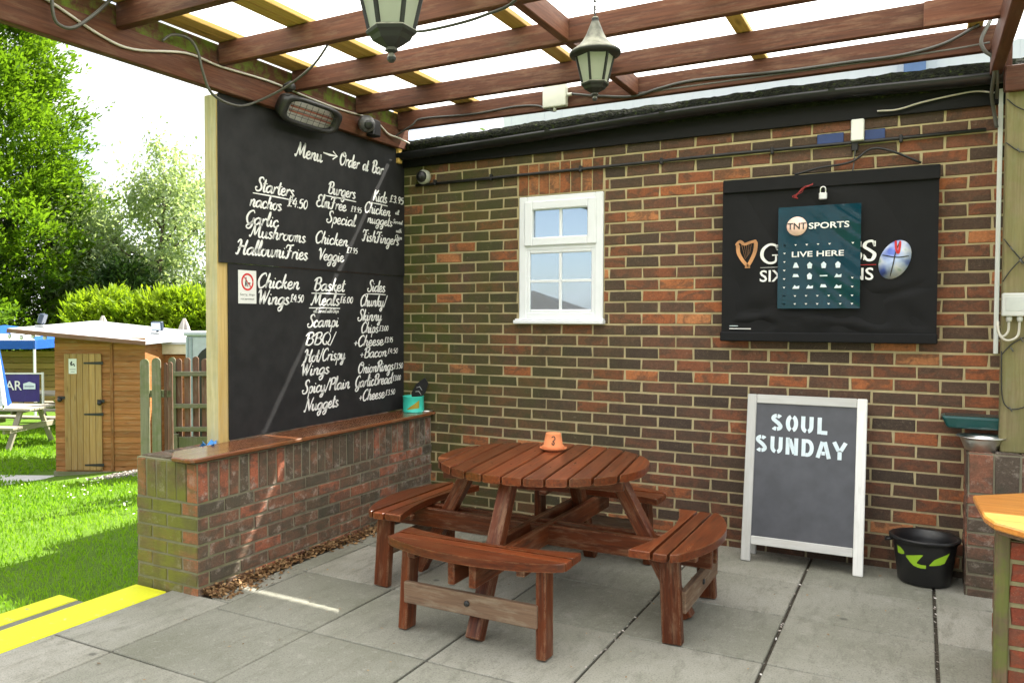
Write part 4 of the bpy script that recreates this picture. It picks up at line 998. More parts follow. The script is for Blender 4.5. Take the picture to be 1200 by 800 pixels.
# serif letters of the long word, mostly behind the poster, with the line below them
def serif(ch, x, z, w, h):
    if ch == 'G': return [[(x+w*.92, z+h*.72), (x+w*.8, z+h*.95), (x+w*.45, z+h), (x+w*.1, z+h*.72), (x+w*.08, z+h*.3), (x+w*.42, z), (x+w*.8, z+h*.06), (x+w*.84, z+h*.4)], [(x+w*.62, z+h*.42), (x+w*1.05, z+h*.42)], [(x+w*.92, z+h*.98), (x+w*.92, z+h*.68)]]
    if ch == 'S': return [[(x+w*.85, z+h*.75), (x+w*.7, z+h*.98), (x+w*.25, z+h*.92), (x+w*.12, z+h*.7), (x+w*.5, z+h*.52), (x+w*.88, z+h*.3), (x+w*.7, z+h*.02), (x+w*.3, z+h*.02), (x+w*.1, z+h*.25)], [(x+w*.88, z+h*.98), (x+w*.88, z+h*.7)], [(x+w*.08, z), (x+w*.08, z+h*.3)]]
    if ch == 'N': return [[(x+w*.15, z), (x+w*.15, z+h)], [(x+w*.15, z+h), (x+w*.85, z)], [(x+w*.85, z), (x+w*.85, z+h)], [(x, z), (x+w*.3, z)], [(x, z+h), (x+w*.3, z+h)], [(x+w*.7, z+h), (x+w, z+h)]]
    if ch == 'E': return [[(x+w*.2, z), (x+w*.2, z+h)], [(x+w*.05, z), (x+w*.9, z), (x+w*.92, z+h*.2)], [(x+w*.05, z+h), (x+w*.88, z+h)], [(x+w*.2, z+h*.52), (x+w*.65, z+h*.52)]]
    if ch == 'U': return [[(x+w*.15, z+h), (x+w*.15, z+h*.3), (x+w*.5, z), (x+w*.85, z+h*.3), (x+w*.85, z+h)], [(x, z+h), (x+w*.3, z+h)], [(x+w*.7, z+h), (x+w, z+h)]]
    return [[(x+w*.5, z), (x+w*.5, z+h)], [(x+w*.3, z), (x+w*.7, z)], [(x+w*.3, z+h), (x+w*.7, z+h)]]
for ch, x, w in (('G', 2.378, .10), ('U', 2.488, .085), ('I', 2.575, .05), ('N', 2.63, .09), ('N', 2.725, .09), ('E', 2.82, .075), ('S', 2.90, .07), ('S', 2.965-.042, .066)):
    if ch == 'S' and x == 2.90: x = 2.865; w = .05
    plane_stroke(serif(ch, x, 1.765, w, .108), .020, .010, M_chalk, 'lettering', tv)
plane_stroke([[(2.375, 1.738), (2.70, 1.738)]], .004, .004, M_chalk, 'rule_line', tv); plane_stroke([[(2.70, 1.738), (2.99, 1.738)]], .004, .004, M_redsign, 'rule_line', tv)
bfont('SIX NATIONS', tv, (2.372, PF-.001, 1.652), X3, Z3, -Y3, .606, .070, M_chalk, bold=.012)
m = MB()
m.lathe([(.0, 0), (.048, .002), (.05, .0028), (0, .0032)], (3.082, PF-.0004, 1.762), 40, axis=(0, -1, 0), sx=1, sy=1)
for v in m.bm.verts: pass
ball = m.build('ball_print', M_ball, tv)
cb_ = Vector((3.082, 0, 1.762)); ca, sa = math.cos(R_(-22)), math.sin(R_(-22))
for v in ball.data.vertices:
    a, b = (v.co.x-cb_.x)/.05, (v.co.z-cb_.z)/.05
    a, b = a*.074, b*.112
    v.co.x = cb_.x+a*ca-b*sa; v.co.z = cb_.z+a*sa+b*ca
plane_stroke([[(3.105, 1.865), (3.085, 1.80), (3.075, 1.74), (3.06, 1.67)], [(3.02, 1.79), (3.09, 1.775), (3.15, 1.78)]], .006, .006, M_signblack, 'seam_print', tv, y=PF-.004)
plane_stroke([[(3.085, 1.868), (3.088, 1.82), (3.10, 1.80), (3.108, 1.865)]], .012, .012, M_redsign, 'flash_print', tv, y=PF-.0045)
plane_stroke([[(2.20, 1.388), (2.25, 1.388)]], .006, .006, M_stencil, 'print_line', tv); plane_stroke([[(2.20, 1.371), (2.325, 1.371)]], .008, .008, M_chalk, 'print_line', tv)
# poster
ps = thing('poster', 'glossy dark teal sports poster with pink disc fixed to the black cover', 'poster', (2.69, -.12, 1.8))
m = MB(); n1, n2 = 24, 30; vs = []; QX0, QX1, QZ0, QZ1 = 2.475, 2.912, 1.492, 2.087
def pw(x, z):
    u = (x-QX0)/(QX1-QX0); return -.1265+.004*math.sin(u*9+z*3)*u*u+.006*math.sin(z*19+u*5)*u*u+.0022*math.sin(z*61+u*23)*u*u
for off in (0, .0012):
    for j in range(n2+1):
        for i in range(n1+1):
            x = QX0+(QX1-QX0)*i/n1; z = QZ0+(QZ1-QZ0)*j/n2; vs.append((x, pw(x, z)+off, z))
K = (n1+1)*(n2+1); fs = []
for j in range(n2):
    for i in range(n1):
        a = j*(n1+1)+i; q = (a, a+1, a+n1+2, a+n1+1); fs += [q, tuple(K+x for x in reversed(q))]
m.add(vs, fs, smooth=True); m.build('sheet', M_poster, ps)
PY = -.1385
m = MB(); m.lathe([(0, 0), (.055, 0), (.055, .001), (0, .001)], (2.578, PY+.001, 1.972), 36, axis=(0, -1, 0)); m.build('disc_logo', M_pink, ps)
bfont('TNT', ps, (2.527, PY-.0006, 1.953), X3, Z3, -Y3, .102, .038, M_signblack, bold=.02)
bfont('SPORTS', ps, (2.642, PY, 1.952), X3, Z3, -Y3, .212, .036, M_chalk, bold=.02)
bfont('LIVE HERE', ps, (2.553, PY, 1.792), X3, Z3, -Y3, .275, .032, M_chalk, bold=.016)
m = MB()
dots = [(c, 1.862) for c in range(5)]+[(c, r) for c in (-.0,) for r in (1.862, 1.815, 1.765, 1.715, 1.665, 1.615, 1.565, 1.518)]+[(c, r) for c in range(7) for r in (1.565, 1.518)]+[(6, r) for r in (1.862, 1.665, 1.615)]
for c, r in dots:
    x = 2.513+c*.060; m.prism([(x-.007, r+.004), (x+.007, r+.004), (x, r-.005)], (0, PY, 0), X3, Z3, -Y3, 0, .0008)
m.build('triangle_pattern', M_chalk, ps)
m = MB()
def emb(x, z, k):
    sh = [[(-.016, -.012), (.016, -.012), (.012, .0), (.004, .018), (-.006, .018), (-.012, .002)], [(-.018, -.004), (.018, -.004), (.010, .012), (-.012, .014)], [(-.010, -.018), (.010, -.018), (.014, .006), (0, .020), (-.014, .006)], [(-.02, -.003), (.02, -.003), (.02, .004), (-.02, .004)], [(-.018, -.01), (.018, -.01), (.02, .008), (.004, .002), (-.006, .012)]][k % 5]
    m = MB(); m.prism([(x+a, z+b) for a, b in sh], (0, PY, 0), X3, Z3, -Y3, 0, .0008); m.build('club_emblem', M_stencil, ps)
for r, z in enumerate((1.742, 1.680, 1.618)):
    for c in range(4): emb(2.576+c*.074, z, [0, 2, 2, 2, 1, 2, 3, 4, 4, 4, 1, 4][r*4+c])
pk = thing('padlock', 'small steel padlock on the top edge of the black cover', 'padlock', (2.712, -.13, 2.13))
m = MB(); m.box(2.692, 2.736, -.142, -.122, 2.118, 2.158, .004); m.build('lock_body', M_steel, pk)
m = MB(); m.tube([(2.70, -.132, 2.155)]+[(2.714+.014*math.cos(a), -.132, 2.176+.016*math.sin(a)) for a in [math.pi-math.pi*k/8 for k in range(9)]]+[(2.728, -.132, 2.155)], .0035, 8); m.build('shackle', M_steel, pk)
m = MB()
for k in range(5):
    a = random.uniform(-.02, .02); m.tube([(2.66, -.122, 2.215+a*.4), (2.63+a, -.128, 2.20), (2.60, -.122, 2.185+a), (2.565+a, -.118, 2.15), (2.58, -.116, 2.135)], .0018, 5, spline=5)
tag(m.build('red_string', M_redwire), 'loose loop of red string hanging at top of tv cover', 'string')

# ================================================================== LANTERNS
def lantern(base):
    lt = thing('hanging_lantern', 'black six sided lantern hanging low in front of the rafters, cut by the top edge', 'lantern', base, 'hanging lanterns')
    x, y, z = base   # z = foot of the finial
    m = MB(); m.lathe([(0, 0), (.006, .001), (.010, .006), (.011, .012), (.008, .018), (.006, .022), (.016, .027), (.014, .034), (.03, .042), (.044, .050), (.050, .060), (.058, .066), (.061, .073), (.056, .078), (0, .078)], base, 6, smooth=False, phase=R_(30))
    m.build('bottom_cup', M_lantern, lt)
    m = MB(); z0, z1, r0, r1 = .078, .190, .052, .078
    m.lathe([(r0, z0), (r1, z1)], base, 6, smooth=False, phase=R_(30)); m.build('glass_shade', M_lampglass, lt)
    for k in range(6):
        a = R_(30)+k*math.pi/3
        m = MB(); m.beam((x+r0*1.03*math.cos(a), y+r0*1.03*math.sin(a), z+z0), (x+r1*1.03*math.cos(a), y+r1*1.03*math.sin(a), z+z1), .0085, .0085, up=(math.cos(a), math.sin(a), 0)); m.build('glazing_bar', M_lantern, lt)
    m = MB(); m.lathe([(.07, .186), (.104, .190), (.108, .198), (.106, .206), (.092, .216), (.070, .232), (.050, .256), (.036, .282), (.026, .308), (.018, .328), (.014, .340), (.016, .346), (.010, .352), (0, .353)], base, 24); m.build('cap', M_lantern, lt)
    m = MB(); m.tube([(x, y, z+.06), (x, y, z+.15)], .014, 10); m.build('bulb', M_lampglass, lt)
    m = MB()
    for k in range(14):
        zz = z+.355+k*.017
        if zz > z+.56: break
        P = []
        for q in range(9):
            a = 2*math.pi*q/8; dx, dz = .006*math.cos(a), .011*math.sin(a)
            P.append((x+(dx if k % 2 else 0), y+(0 if k % 2 else dx), zz+dz))
        m.tube(P, .0016, 4, cap=False)
    m.tube([(x, y, z+.58), (x+.004, y, z+.50), (x-.006, y, z+.42), (x, y, z+.353)], .003, 5, spline=5)
    m.tube([(x, y, z+.57), (x, y+.0, z+.60), (x+.01, y, z+.62)], .003, 5); m.build('chain', M_darkmetal, lt)
    return lt
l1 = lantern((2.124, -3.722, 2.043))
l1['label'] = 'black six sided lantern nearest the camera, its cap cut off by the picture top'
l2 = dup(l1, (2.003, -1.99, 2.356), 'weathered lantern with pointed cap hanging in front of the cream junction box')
m = MB(); m.tube([(2.0, -1.99, 2.92), (2.05, -1.97, 2.86), (2.11, -1.975, 2.90), (2.16, -1.985, 2.97)], .004, 5, spline=6)
for k in range(16):
    a = random.uniform(0, 6.28); p = (2.01+random.uniform(0, .13), -1.99+random.uniform(-.02, .01), 2.87+random.uniform(-.03, .06)); m.tube([p, (p[0]+.03*math.cos(a), p[1], p[2]+.03*math.sin(a))], .0012, 4)
tag(m.build('dry_twig', M_cablegrey), 'tangle of dry twigs and wire caught on the rafter above the weathered lantern', 'twigs')

# ================================================================== HEATER, CAMERAS, BOXES
ht = thing('patio_heater', 'oblong wall heater with black rim and reflector on the brown beam', 'heater', (-.16, -1.27, 2.72))
HO = Vector((-.115, -1.265, 2.705)); HN = Vector((.86, 0, -.50)).normalized(); HU = Y3; HV = HN.cross(HU); HV = HV if HV.z > 0 else -HV
def sup(w, h, n=36, e=4): return [(w*abs(math.cos(a))**(2/e)*math.copysign(1, math.cos(a)), h*abs(math.sin(a))**(2/e)*math.copysign(1, math.sin(a))) for a in [2*math.pi*k/n for k in range(n)]]
m = MB(); o1 = sup(.285, .088); o2 = sup(.235, .062); n = len(o1)
for (A, B, za, zb) in ((o1, o2, .012, .018),):
    vs = [HO+HU*a+HV*b+HN*za for a, b in A]+[HO+HU*a+HV*b+HN*zb for a, b in B]+[HO+HU*a*.93+HV*b*.9-HN*.06 for a, b in A]+[HO+HU*a+HV*b-HN*.02 for a, b in B]
    fs = []
    for k in range(n):
        k2 = (k+1) % n; fs += [(k, k2, n+k2, n+k), (k, 2*n+k, 2*n+k2, k2), (n+k, n+k2, 3*n+k2, 3*n+k)]
    fs.append(tuple(2*n+k for k in range(n)))
    m.add(vs, fs, smooth=True)
m.build('housing', M_darkmetal, ht)
m = MB(); m.prism(o2, HO, HU, HV, HN, -.024, -.02); m.build('reflector', M_reflector, ht)
m = MB()
for v in (.018, -.012): m.tube([HO+HU*-.2+HV*v, HO+HU*.2+HV*v], .006, 8)
m.build('heating_element', M_element, ht)
m = MB()
for k in range(8): m.beam(HO+HU*(-.2+.4*k/7)-HV*.056+HN*.014, HO+HU*(-.2+.4*k/7)+HV*.056+HN*.014, .0018, .0018, up=HU)
for v in (-.03, 0, .03): m.beam(HO-HU*.225+HV*v+HN*.014, HO+HU*.225+HV*v+HN*.014, .0022, .0022)
m.build('guard', M_darkmetal, ht)
m = MB(); m.box(-.194, -.15, -.985, -.93, 2.70, 2.79, .006); m.tube([(-.15, -.955, 2.74), (-.12, -1.0, 2.72)], .018, 10); m.build('bracket', M_black, ht)
m = MB(); m.lathe([(0, -.02), (.028, -.02), (.03, .03), (.02, .04), (0, .04)], HO+HU*-.25+HV*.11-HN*.03, 14, axis=(1, 0, .2)); m.build('cable_entry', M_darkmetal, ht)

cm = thing('security_camera', 'grey black ball camera on the brown beam right of the heater', 'camera', (-.15, -.64, 2.775), 'security cameras')
m = MB(); m.lathe([(0, -.065), (.045, -.06), (.056, -.03), (.058, 0), (.054, .02), (.044, .036), (.030, .046), (0, .048)], (-.118, -.66, 2.772), 24, axis=(.75, -.55, -.35)); m.build('dome', flat('grey_dome', (.10, .10, .10), .4), cm)
m = MB(); m.lathe([(0, .0), (.034, .0), (.030, .006), (.018, .010), (0, .011)], Vector((-.118, -.66, 2.772))+Vector((.75, -.55, -.35)).normalized()*.043, 20, axis=(.75, -.55, -.35)); m.build('lens', M_black, cm)
m = MB(); m.box(-.193, -.125, -.565, -.475, 2.715, 2.83, .008); m.build('housing', M_black, cm)
c2 = thing('security_camera', 'white ringed dome camera on brick wall beside the menu boards', 'camera', (-.05, -.03, 2.5), 'security cameras')
m = MB(); m.lathe([(0, 0), (.05, 0), (.056, .01), (.055, .035), (.048, .05), (.042, .054), (0, .054)], (-.045, -.002, 2.492), 28, axis=(0, -1, 0)); m.build('base_ring', M_offwhite, c2)
m = MB(); m.lathe([(.043, 0), (.042, .012), (.032, .026), (.016, .034), (0, .036)], (-.045, -.054, 2.492), 24, axis=(.1, -1, -.15)); m.build('dome', M_black, c2)
m = MB(); m.lathe([(0, 0), (.012, 0), (.010, .006), (0, .007)], (-.040, -.090, 2.487), 14, axis=(.1, -1, -.15)); m.build('lens', M_darkmetal, c2)

jb = thing('junction_box', 'cream square junction box on the rafter behind the hanging lantern', 'junction box', (1.08, -.19, 2.9), 'junction boxes')
m = MB(); m.box(1.0, 1.165, -.215, -.1615, 2.835, 2.985, .008, seg=2); m.build('box_lid', M_offwhite, jb)
m = MB(); m.tube([(1.165, -.19, 2.91), (1.2, -.19, 2.908)], .012, 8); m.tube([(1.08, -.19, 2.835), (1.08, -.19, 2.81)], .012, 8); m.build('gland', M_offwhite, jb)
jr = thing('junction_box', 'grey junction box with two looping cables on the right hand post', 'junction box', (3.63, -.28, 1.5), 'junction boxes')
m = MB(); m.box(3.568, 3.70, -.305, -.2565, 1.448, 1.565, .006, seg=2); m.build('box_lid', M_lightgrey, jr)
m = MB(); m.box(3.582, 3.69, -.3065, -.3045, 1.475, 1.545, .001); m.build('silver_sticker', flat('foil', (.5, .5, .5), .35, Metallic=.6), jr)
for gxx in (3.60, 3.645):
    m = MB(); m.lathe([(.012, 0), (.014, -.012), (.011, -.028), (0, -.028)], (gxx, -.28, 1.448), 12); m.build('gland', M_lightgrey, jr)
m = MB(); m.tube([(3.60, -.28, 1.42), (3.597, -.28, 1.37), (3.575, -.28, 1.345), (3.556, -.28, 1.37), (3.555, -.26, 1.42)], .006, 7, spline=6); m.build('cable', M_cablewhite, jr)
m = MB(); m.tube([(3.645, -.28, 1.42), (3.638, -.28, 1.35), (3.60, -.29, 1.325), (3.565, -.29, 1.345), (3.552, -.28, 1.40)], .006, 7, spline=6); m.build('cable', M_cablewhite, jr)
wb = thing('junction_box', 'small white upright box on brick wall under the gutter', 'junction box', (2.88, -.02, 2.5), 'junction boxes')
m = MB(); m.box(2.848, 2.915, -.055, -.0058, 2.452, 2.575, .005); m.build('box_lid', M_white, wb)
m = MB(); m.box(2.85, 2.885, -.03, -.006, 2.40, 2.445, .004); m.build('plug', M_black, wb)
for (x0, x1, lab) in ((2.667, 2.808, 'blue painted plate left of small white box'), (2.918, 3.02, 'blue painted plate right of small white box')):
    m = MB(); m.box(x0, x1, -.016, -.0057, 2.445, 2.515, .002); tag(m.build('wall_plate', M_blue), lab+' on brick wall', 'plate', 'blue wall plates')
cd = thing('conduit_pipe', 'thin black conduit pipe running along brick wall above the window', 'pipe', (1.4, -.02, 2.44))
m = MB(); m.tube([(-.12, -.019, 2.436), (.6, -.019, 2.440), (1.5, -.019, 2.445), (2.2, -.019, 2.450), (2.95, -.019, 2.448), (3.5, -.019, 2.452)], .0105, 8); m.build('pipe', M_black, cd)
for x in (.05, .52, 1.20, 1.75, 2.42, 3.1):
    m = MB(); m.box(x-.009, x+.009, -.034, -.004, 2.424, 2.466, .003); m.build('clip', M_black, cd)
tk = tag((lambda m: (m.box(3.553, 3.574, -.030, -.0058, 1.245, 2.66, .003), m.build('cable_trunking', M_white))[1])(MB()), 'narrow white cable trunking up brick wall beside right hand post', 'trunking')

# ================================================================== CABLES
def cable(name, label, pts, r, mat, spl=6):
    m = MB(); m.tube(pts, r, 6, spline=spl); return tag(m.build(name, mat), label, 'cable')
cable('cable', 'pale cable clipped along the brown beam above the menu boards', [(-.165, -3.3, 2.90), (-.185, -3.017, 2.856), (-.187, -2.752, 2.783), (-.187, -2.556, 2.768), (-.187, -2.217, 2.842), (-.186, -1.97, 2.836), (-.186, -1.561, 2.852), (-.186, -1.224, 2.838), (-.187, -.901, 2.834), (-.187, -.524, 2.848), (-.187, -.405, 2.825), (-.18, -.3, 2.778), (-.17, -.174, 2.770), (-.165, -.023, 2.752)], .0065, M_cablewhite)
cable('cable', 'grey cable looping below the beam at the picture top left', [(-.15, -3.027, 2.92), (-.15, -3.017, 2.783), (-.15, -2.978, 2.749), (-.15, -2.909, 2.765), (-.15, -2.799, 2.861), (-.15, -2.71, 2.958), (-.15, -2.655, 3.0)], .0085, M_cablegrey)
cable('cable', 'dark cable sagging from the beam across to the rafters beside the heater', [(-.18, -2.38, 2.86), (-.17, -2.323, 2.905), (-.15, -2.231, 2.909), (-.15, -2.168, 2.855), (-.15, -2.137, 2.766), (-.15, -2.072, 2.66), (-.15, -1.918, 2.632), (-.20, -1.72, 2.685), (-.034, -1.62, 2.775), (.171, -1.62, 2.866), (.302, -1.65, 2.946), (.44, -1.75, 2.985)], .0075, M_cablegrey)
cable('cable', 'black cable sagging between rafters right of the nearest lantern', [(1.0, -2.03, 2.83), (1.25, -2.25, 2.70), (1.416, -2.3, 2.670), (1.633, -2.3, 2.684), (1.818, -2.35, 2.72), (1.95, -2.6, 2.87)], .0065, M_cable)
cable('cable', 'dark cable from the beam corner to the cream junction box', [(-.19, -.20, 2.78), (-.044, -.19, 2.85), (.035, -.172, 2.892), (.45, -.170, 2.874), (.775, -.170, 2.885), (.95, -.173, 2.868), (1.02, -.19, 2.83), (1.08, -.19, 2.812)], .0065, M_cable)
cable('cable', 'dark cable dipping under rafter right of the cream junction box', [(1.20, -.19, 2.91), (1.35, -.175, 2.882), (1.601, -.172, 2.845), (1.774, -.172, 2.872), (1.996, -.170, 2.892), (2.512, -.170, 2.872), (2.85, -.170, 2.872), (3.1, -.172, 2.87), (3.3, -.175, 2.90), (3.45, -.2, 2.965)], .0085, M_cable)
cable('cable', 'thin pale cable running below the last rafter to the right beam', [(1.6, -.160, 2.862), (2.2, -.158, 2.862), (2.8, -.158, 2.862), (3.3, -.158, 2.866), (3.5, -.158, 2.875)], .006, M_cablegrey)
for k, (lab, pts) in enumerate((('grey flex hanging in a curl at top of right hand post', [(3.50, -.20, 2.98), (3.46, -.22, 2.88), (3.475, -.22, 2.82), (3.51, -.22, 2.78), (3.52, -.21, 2.70), (3.515, -.12, 2.62), (3.53, -.06, 2.54), (3.545, -.05, 2.45)]),
     ('grey flex running down beside white trunking', [(3.56, -.24, 2.95), (3.54, -.25, 2.86), (3.525, -.24, 2.78), (3.535, -.20, 2.68), (3.54, -.08, 2.6)]),
     ('pale flex drooping across black fascia near right post', [(2.98, -.040, 2.61), (3.08, -.045, 2.605), (3.2, -.045, 2.63), (3.35, -.045, 2.65), (3.45, -.05, 2.655), (3.53, -.08, 2.63)]),
     ('black flex from small white box to the tv cover', [(2.87, -.025, 2.41), (2.865, -.03, 2.34), (2.86, -.05, 2.285), (2.84, -.06, 2.25)]),
     ('black flex trailing along the top of the tv cover', [(2.55, -.05, 2.285), (2.68, -.04, 2.315), (2.85, -.04, 2.335), (2.95, -.035, 2.40), (3.05, -.035, 2.38), (3.2, -.03, 2.30)]))):
    cable('cable', lab, pts, (.010, .008, .005, .004, .007)[k], (M_cablegrey, M_cablegrey, M_cablewhite, M_cable, M_black)[k])
fl = thing('fairy_lights', 'dark fairy light wire wound round right hand post', 'fairy lights', (3.62, -.2, 1.6))
m = MB()
for pts in ([(3.572, -.262, 1.842), (3.62, -.268, 1.77), (3.70, -.262, 1.66)], [(3.571, -.262, 1.624), (3.61, -.268, 1.69), (3.70, -.262, 1.80)], [(3.572, -.262, 2.33), (3.63, -.266, 2.28), (3.70, -.262, 2.27)], [(3.572, -.262, 1.25), (3.62, -.267, 1.31), (3.70, -.262, 1.36)], [(3.572, -.262, 1.27), (3.578, -.266, 1.05), (3.60, -.268, .985), (3.64, -.268, .975), (3.70, -.262, 1.0)], [(3.572, -.262, 2.55), (3.62, -.266, 2.50), (3.70, -.262, 2.46)]):
    m = MB(); m.tube(pts, .003, 5, spline=5); m.build('wire', M_black, fl)
for p in ((3.60, -.272, 1.80), (3.64, -.272, 1.735), (3.66, -.272, 1.71), (3.61, -.27, 1.29), (3.65, -.27, 1.34), (3.62, -.27, 2.295), (3.66, -.27, 2.28), (3.61, -.272, .985)):
    m = MB(); m.tube([p, (p[0]+.012, p[1]-.004, p[2]-.022)], .004, 6); m.build('bulb', M_cablegrey, fl)

# ================================================================== SMALL THINGS ON THE WALLS AND FLOOR
tn = thing('tin', 'turquoise tin with gold mark on end of the coping board', 'tin', (-.088, -.10, .7245))
m = MB(); c = (-.088, -.105, .7245)
m.lathe([(0, 0), (.079, 0), (.081, .004), (.079, .008), (.079, .112), (.082, .116), (.079, .12), (.075, .116), (.074, .01), (0, .01)], c, 36); m.build('body', M_teal, tn)
m = MB(); vs = []; R0 = .0797
aa = [R_(-95+70*k/12) for k in range(13)]
for i, a in enumerate(aa):
    f = i/12; vs += [(c[0]+R0*math.cos(a), c[1]+R0*math.sin(a), c[2]+.022+.012*f), (c[0]+R0*math.cos(a), c[1]+R0*math.sin(a), c[2]+.026+.068*f)]
m.add(vs, [(2*i, 2*i+2, 2*i+3, 2*i+1) for i in range(12)]); m.build('gold_mark', M_olive, tn)
m = MB(); O_ = Vector((-.085, -.105, .79)); d1 = Vector((.42, .05, .9)).normalized(); d2 = Vector((.9, .05, -.42)).normalized(); nn = d1.cross(d2)
m.prism([(-.012, .0), (-.052, .06), (-.045, .14), (.0, .215), (.045, .19), (.052, .12), (.03, .04)], O_, d2, d1, nn, 0, .006)
pd = tag(m.build('paddle', M_black), 'black paddle shaped card standing in the turquoise tin', 'card')
m = MB()
stroke_mesh(m, [(-.03, .115), (-.01, .135), (.02, .12)], .006, .004, (O_+nn*(.0065 if nn.y < 0 else -.0005), d2, d1, nn if nn.y < 0 else -nn)); stroke_mesh(m, [(-.025, .085), (.0, .10), (.03, .085)], .006, .004, (O_+nn*(.0065 if nn.y < 0 else -.0005), d2, d1, nn if nn.y < 0 else -nn)); m.build('lettering', M_lightgrey, pd)
m = MB(); m.lathe([(0, 0), (.045, 0), (.05, .012), (.046, .012), (.04, .004), (0, .004)], (.0, -.06, .7245), 24); tag(m.build('ashtray', M_steel), 'shallow steel ashtray beside the turquoise tin', 'ashtray')
m = MB()
for k in range(5):
    a = k*1.25; P0 = Vector((-.30+.02*k, -1.98-.012*k, ZT+.006)); m.add([P0, P0+Vector((.07*math.cos(a), .06*math.sin(a), .012)), P0+Vector((.05*math.cos(a+.8), .05*math.sin(a+.8), .045)), P0+Vector((.02*math.cos(a+1.6), .03*math.sin(a+1.6), .02))], [(0, 1, 2), (0, 2, 3), (1, 3, 2), (0, 3, 1)])
tag(m.build('plastic_scrap', M_bluebag), 'crumpled blue plastic scrap at the foot of left post', 'scrap')

bk = thing('tub', 'black plastic tub with lime green label beside the right hand pier', 'tub', (3.255, -.19, 0))
c = (3.25, -.185, .004); m = MB()
m.lathe([(0, 0), (.118, 0), (.126, .01), (.150, .20), (.156, .232), (.170, .236), (.172, .248), (.166, .252), (.152, .248), (.143, .20), (.119, .015), (0, .015)], c, 40); m.build('body', M_black, bk)
def ontub(a, h, o=.0012):
    r = .126+.024*(h-.01)/.19+o; return Vector((c[0]+r*math.cos(a), c[1]+r*math.sin(a), c[2]+h))
def tubpatch(poly, nm):
    m = MB(); vs = []; n = len(poly)//2
    for i in range(n): vs += [ontub(R_(poly[i][0]), poly[i][1]), ontub(R_(poly[-1-i][0]), poly[-1-i][1])]
    m.add(vs, [(2*i, 2*i+2, 2*i+3, 2*i+1) for i in range(n-1)]); m.build(nm, M_lime, bk)
tubpatch([(-148, .160), (-138, .158), (-130, .165), (-130, .178), (-138, .195), (-148, .200)], 'label_piece')
tubpatch([(-126, .152), (-118, .128), (-111, .113), (-104, .108), (-104, .174), (-111, .169), (-118, .165), (-126, .160)], 'label_piece')
tubpatch([(-103.9, .136), (-99, .154), (-93, .176), (-93, .179), (-99, .177), (-103.9, .174)], 'label_piece')
tubpatch([(-103.9, .107), (-96, .105), (-87, .106), (-87, .124), (-96, .124), (-103.9, .128)], 'label_piece')
tubpatch([(-81, .124), (-72, .126), (-60, .130), (-50, .140), (-44, .175), (-40, .192), (-40, .194), (-44, .190), (-50, .184), (-60, .174), (-72, .158), (-81, .128)], 'label_piece')
m = MB(); m.tube([(c[0]-.150, c[1]-.02, .225), (c[0]-.185, c[1]-.02, .215), (c[0]-.185, c[1]+.02, .215), (c[0]-.150, c[1]+.02, .225)], .008, 6); m.build('handle', M_black, bk)
m = MB(); c = (3.497, -.21, ZT2+.004)
m.lathe([(0, 0), (.068, 0), (.074, .004), (.094, .056), (.098, .064), (.113, .068), (.115, .072), (.112, .075), (.095, .071), (.089, .058), (.070, .010), (0, .008)], c, 40); tag(m.build('bowl', M_steel), 'stainless steel bowl on top of right hand pier', 'bowl')
m = MB(); m.hexa([(3.345, -.155, .845), (3.62, -.155, .845), (3.62, -.012, .845), (3.345, -.012, .845), (3.315, -.165, .912), (3.64, -.165, .912), (3.64, -.008, .912), (3.315, -.008, .912)], .014, seg=3)
tr_ = m.build('trough', M_green_trough); tag(tr_, 'dark green plastic trough against the wall behind steel bowl', 'trough')
m = MB(); m.box(3.335, 3.63, -.150, -.022, .9122, .916, .001); m.build('soil', M_dirt, tr_)

# ================================================================== GARDEN: SHED, FENCES, CABINET
RV = Vector((.864, .503, 0)).normalized(); FV = Vector((-.503, .864, 0)).normalized()   # along the shed front, and into its depth
def sP(O, u, d, z): return Vector((O[0]+RV.x*u+FV.x*d, O[1]+RV.y*u+FV.y*d, z))
def sbox(m, O, u0, u1, d0, d1, z0, z1, bev=0, mat=0, rnd=None):
    m.hexa([sP(O, u0, d0, z0), sP(O, u1, d0, z0), sP(O, u1, d1, z0), sP(O, u0, d1, z0), sP(O, u0, d0, z1), sP(O, u1, d0, z1), sP(O, u1, d1, z1), sP(O, u0, d1, z1)], bev, mat, rnd)
SO = (-8.03, 2.40); SB = -.975
shed = thing('garden_shed', 'small brown timber shed with overhanging pale felt roof', 'shed', (SO[0], SO[1], SB))
m = MB(); nb = 23; Wd = 1.36; bh = 2.02/nb
for k in range(nb):   # lapped boards, each leaning out at its foot
    z0 = SB+.07+k*bh; z1 = z0+bh-.001
    top_l, top_r = 1.145, 1.02
    r = random.random()
    p = [sP(SO, 0, -.018, z0), sP(SO, Wd, -.018, z0), sP(SO, Wd, .02, z0), sP(SO, 0, .02, z0), sP(SO, 0, -.004, z1), sP(SO, Wd, -.004, z1), sP(SO, Wd, .02, z1), sP(SO, 0, .02, z1)]
    m.hexa(p, 0, 0, r)
    q = [sP(SO, -.018, .02, z0), sP(SO, -.018, 2.3, z0), sP(SO, .02, 2.3, z0), sP(SO, .02, .02, z0), sP(SO, -.004, .02, z1), sP(SO, -.004, 2.3, z1), sP(SO, .02, 2.3, z1), sP(SO, .02, .02, z1)]
    m.hexa(q, 0, 0, r)
sbox(m, SO, .02, Wd, .021, 2.3, SB+.05, 1.0)
m.hexa([sP(SO, 0, -.002, 1.04), sP(SO, Wd, -.002, 1.0), sP(SO, Wd, .06, 1.0), sP(SO, 0, .06, 1.04), sP(SO, 0, -.002, 1.15), sP(SO, Wd, -.002, 1.02), sP(SO, Wd, .06, 1.02), sP(SO, 0, .06, 1.15)])
m.build('wall', M_shed, shed)
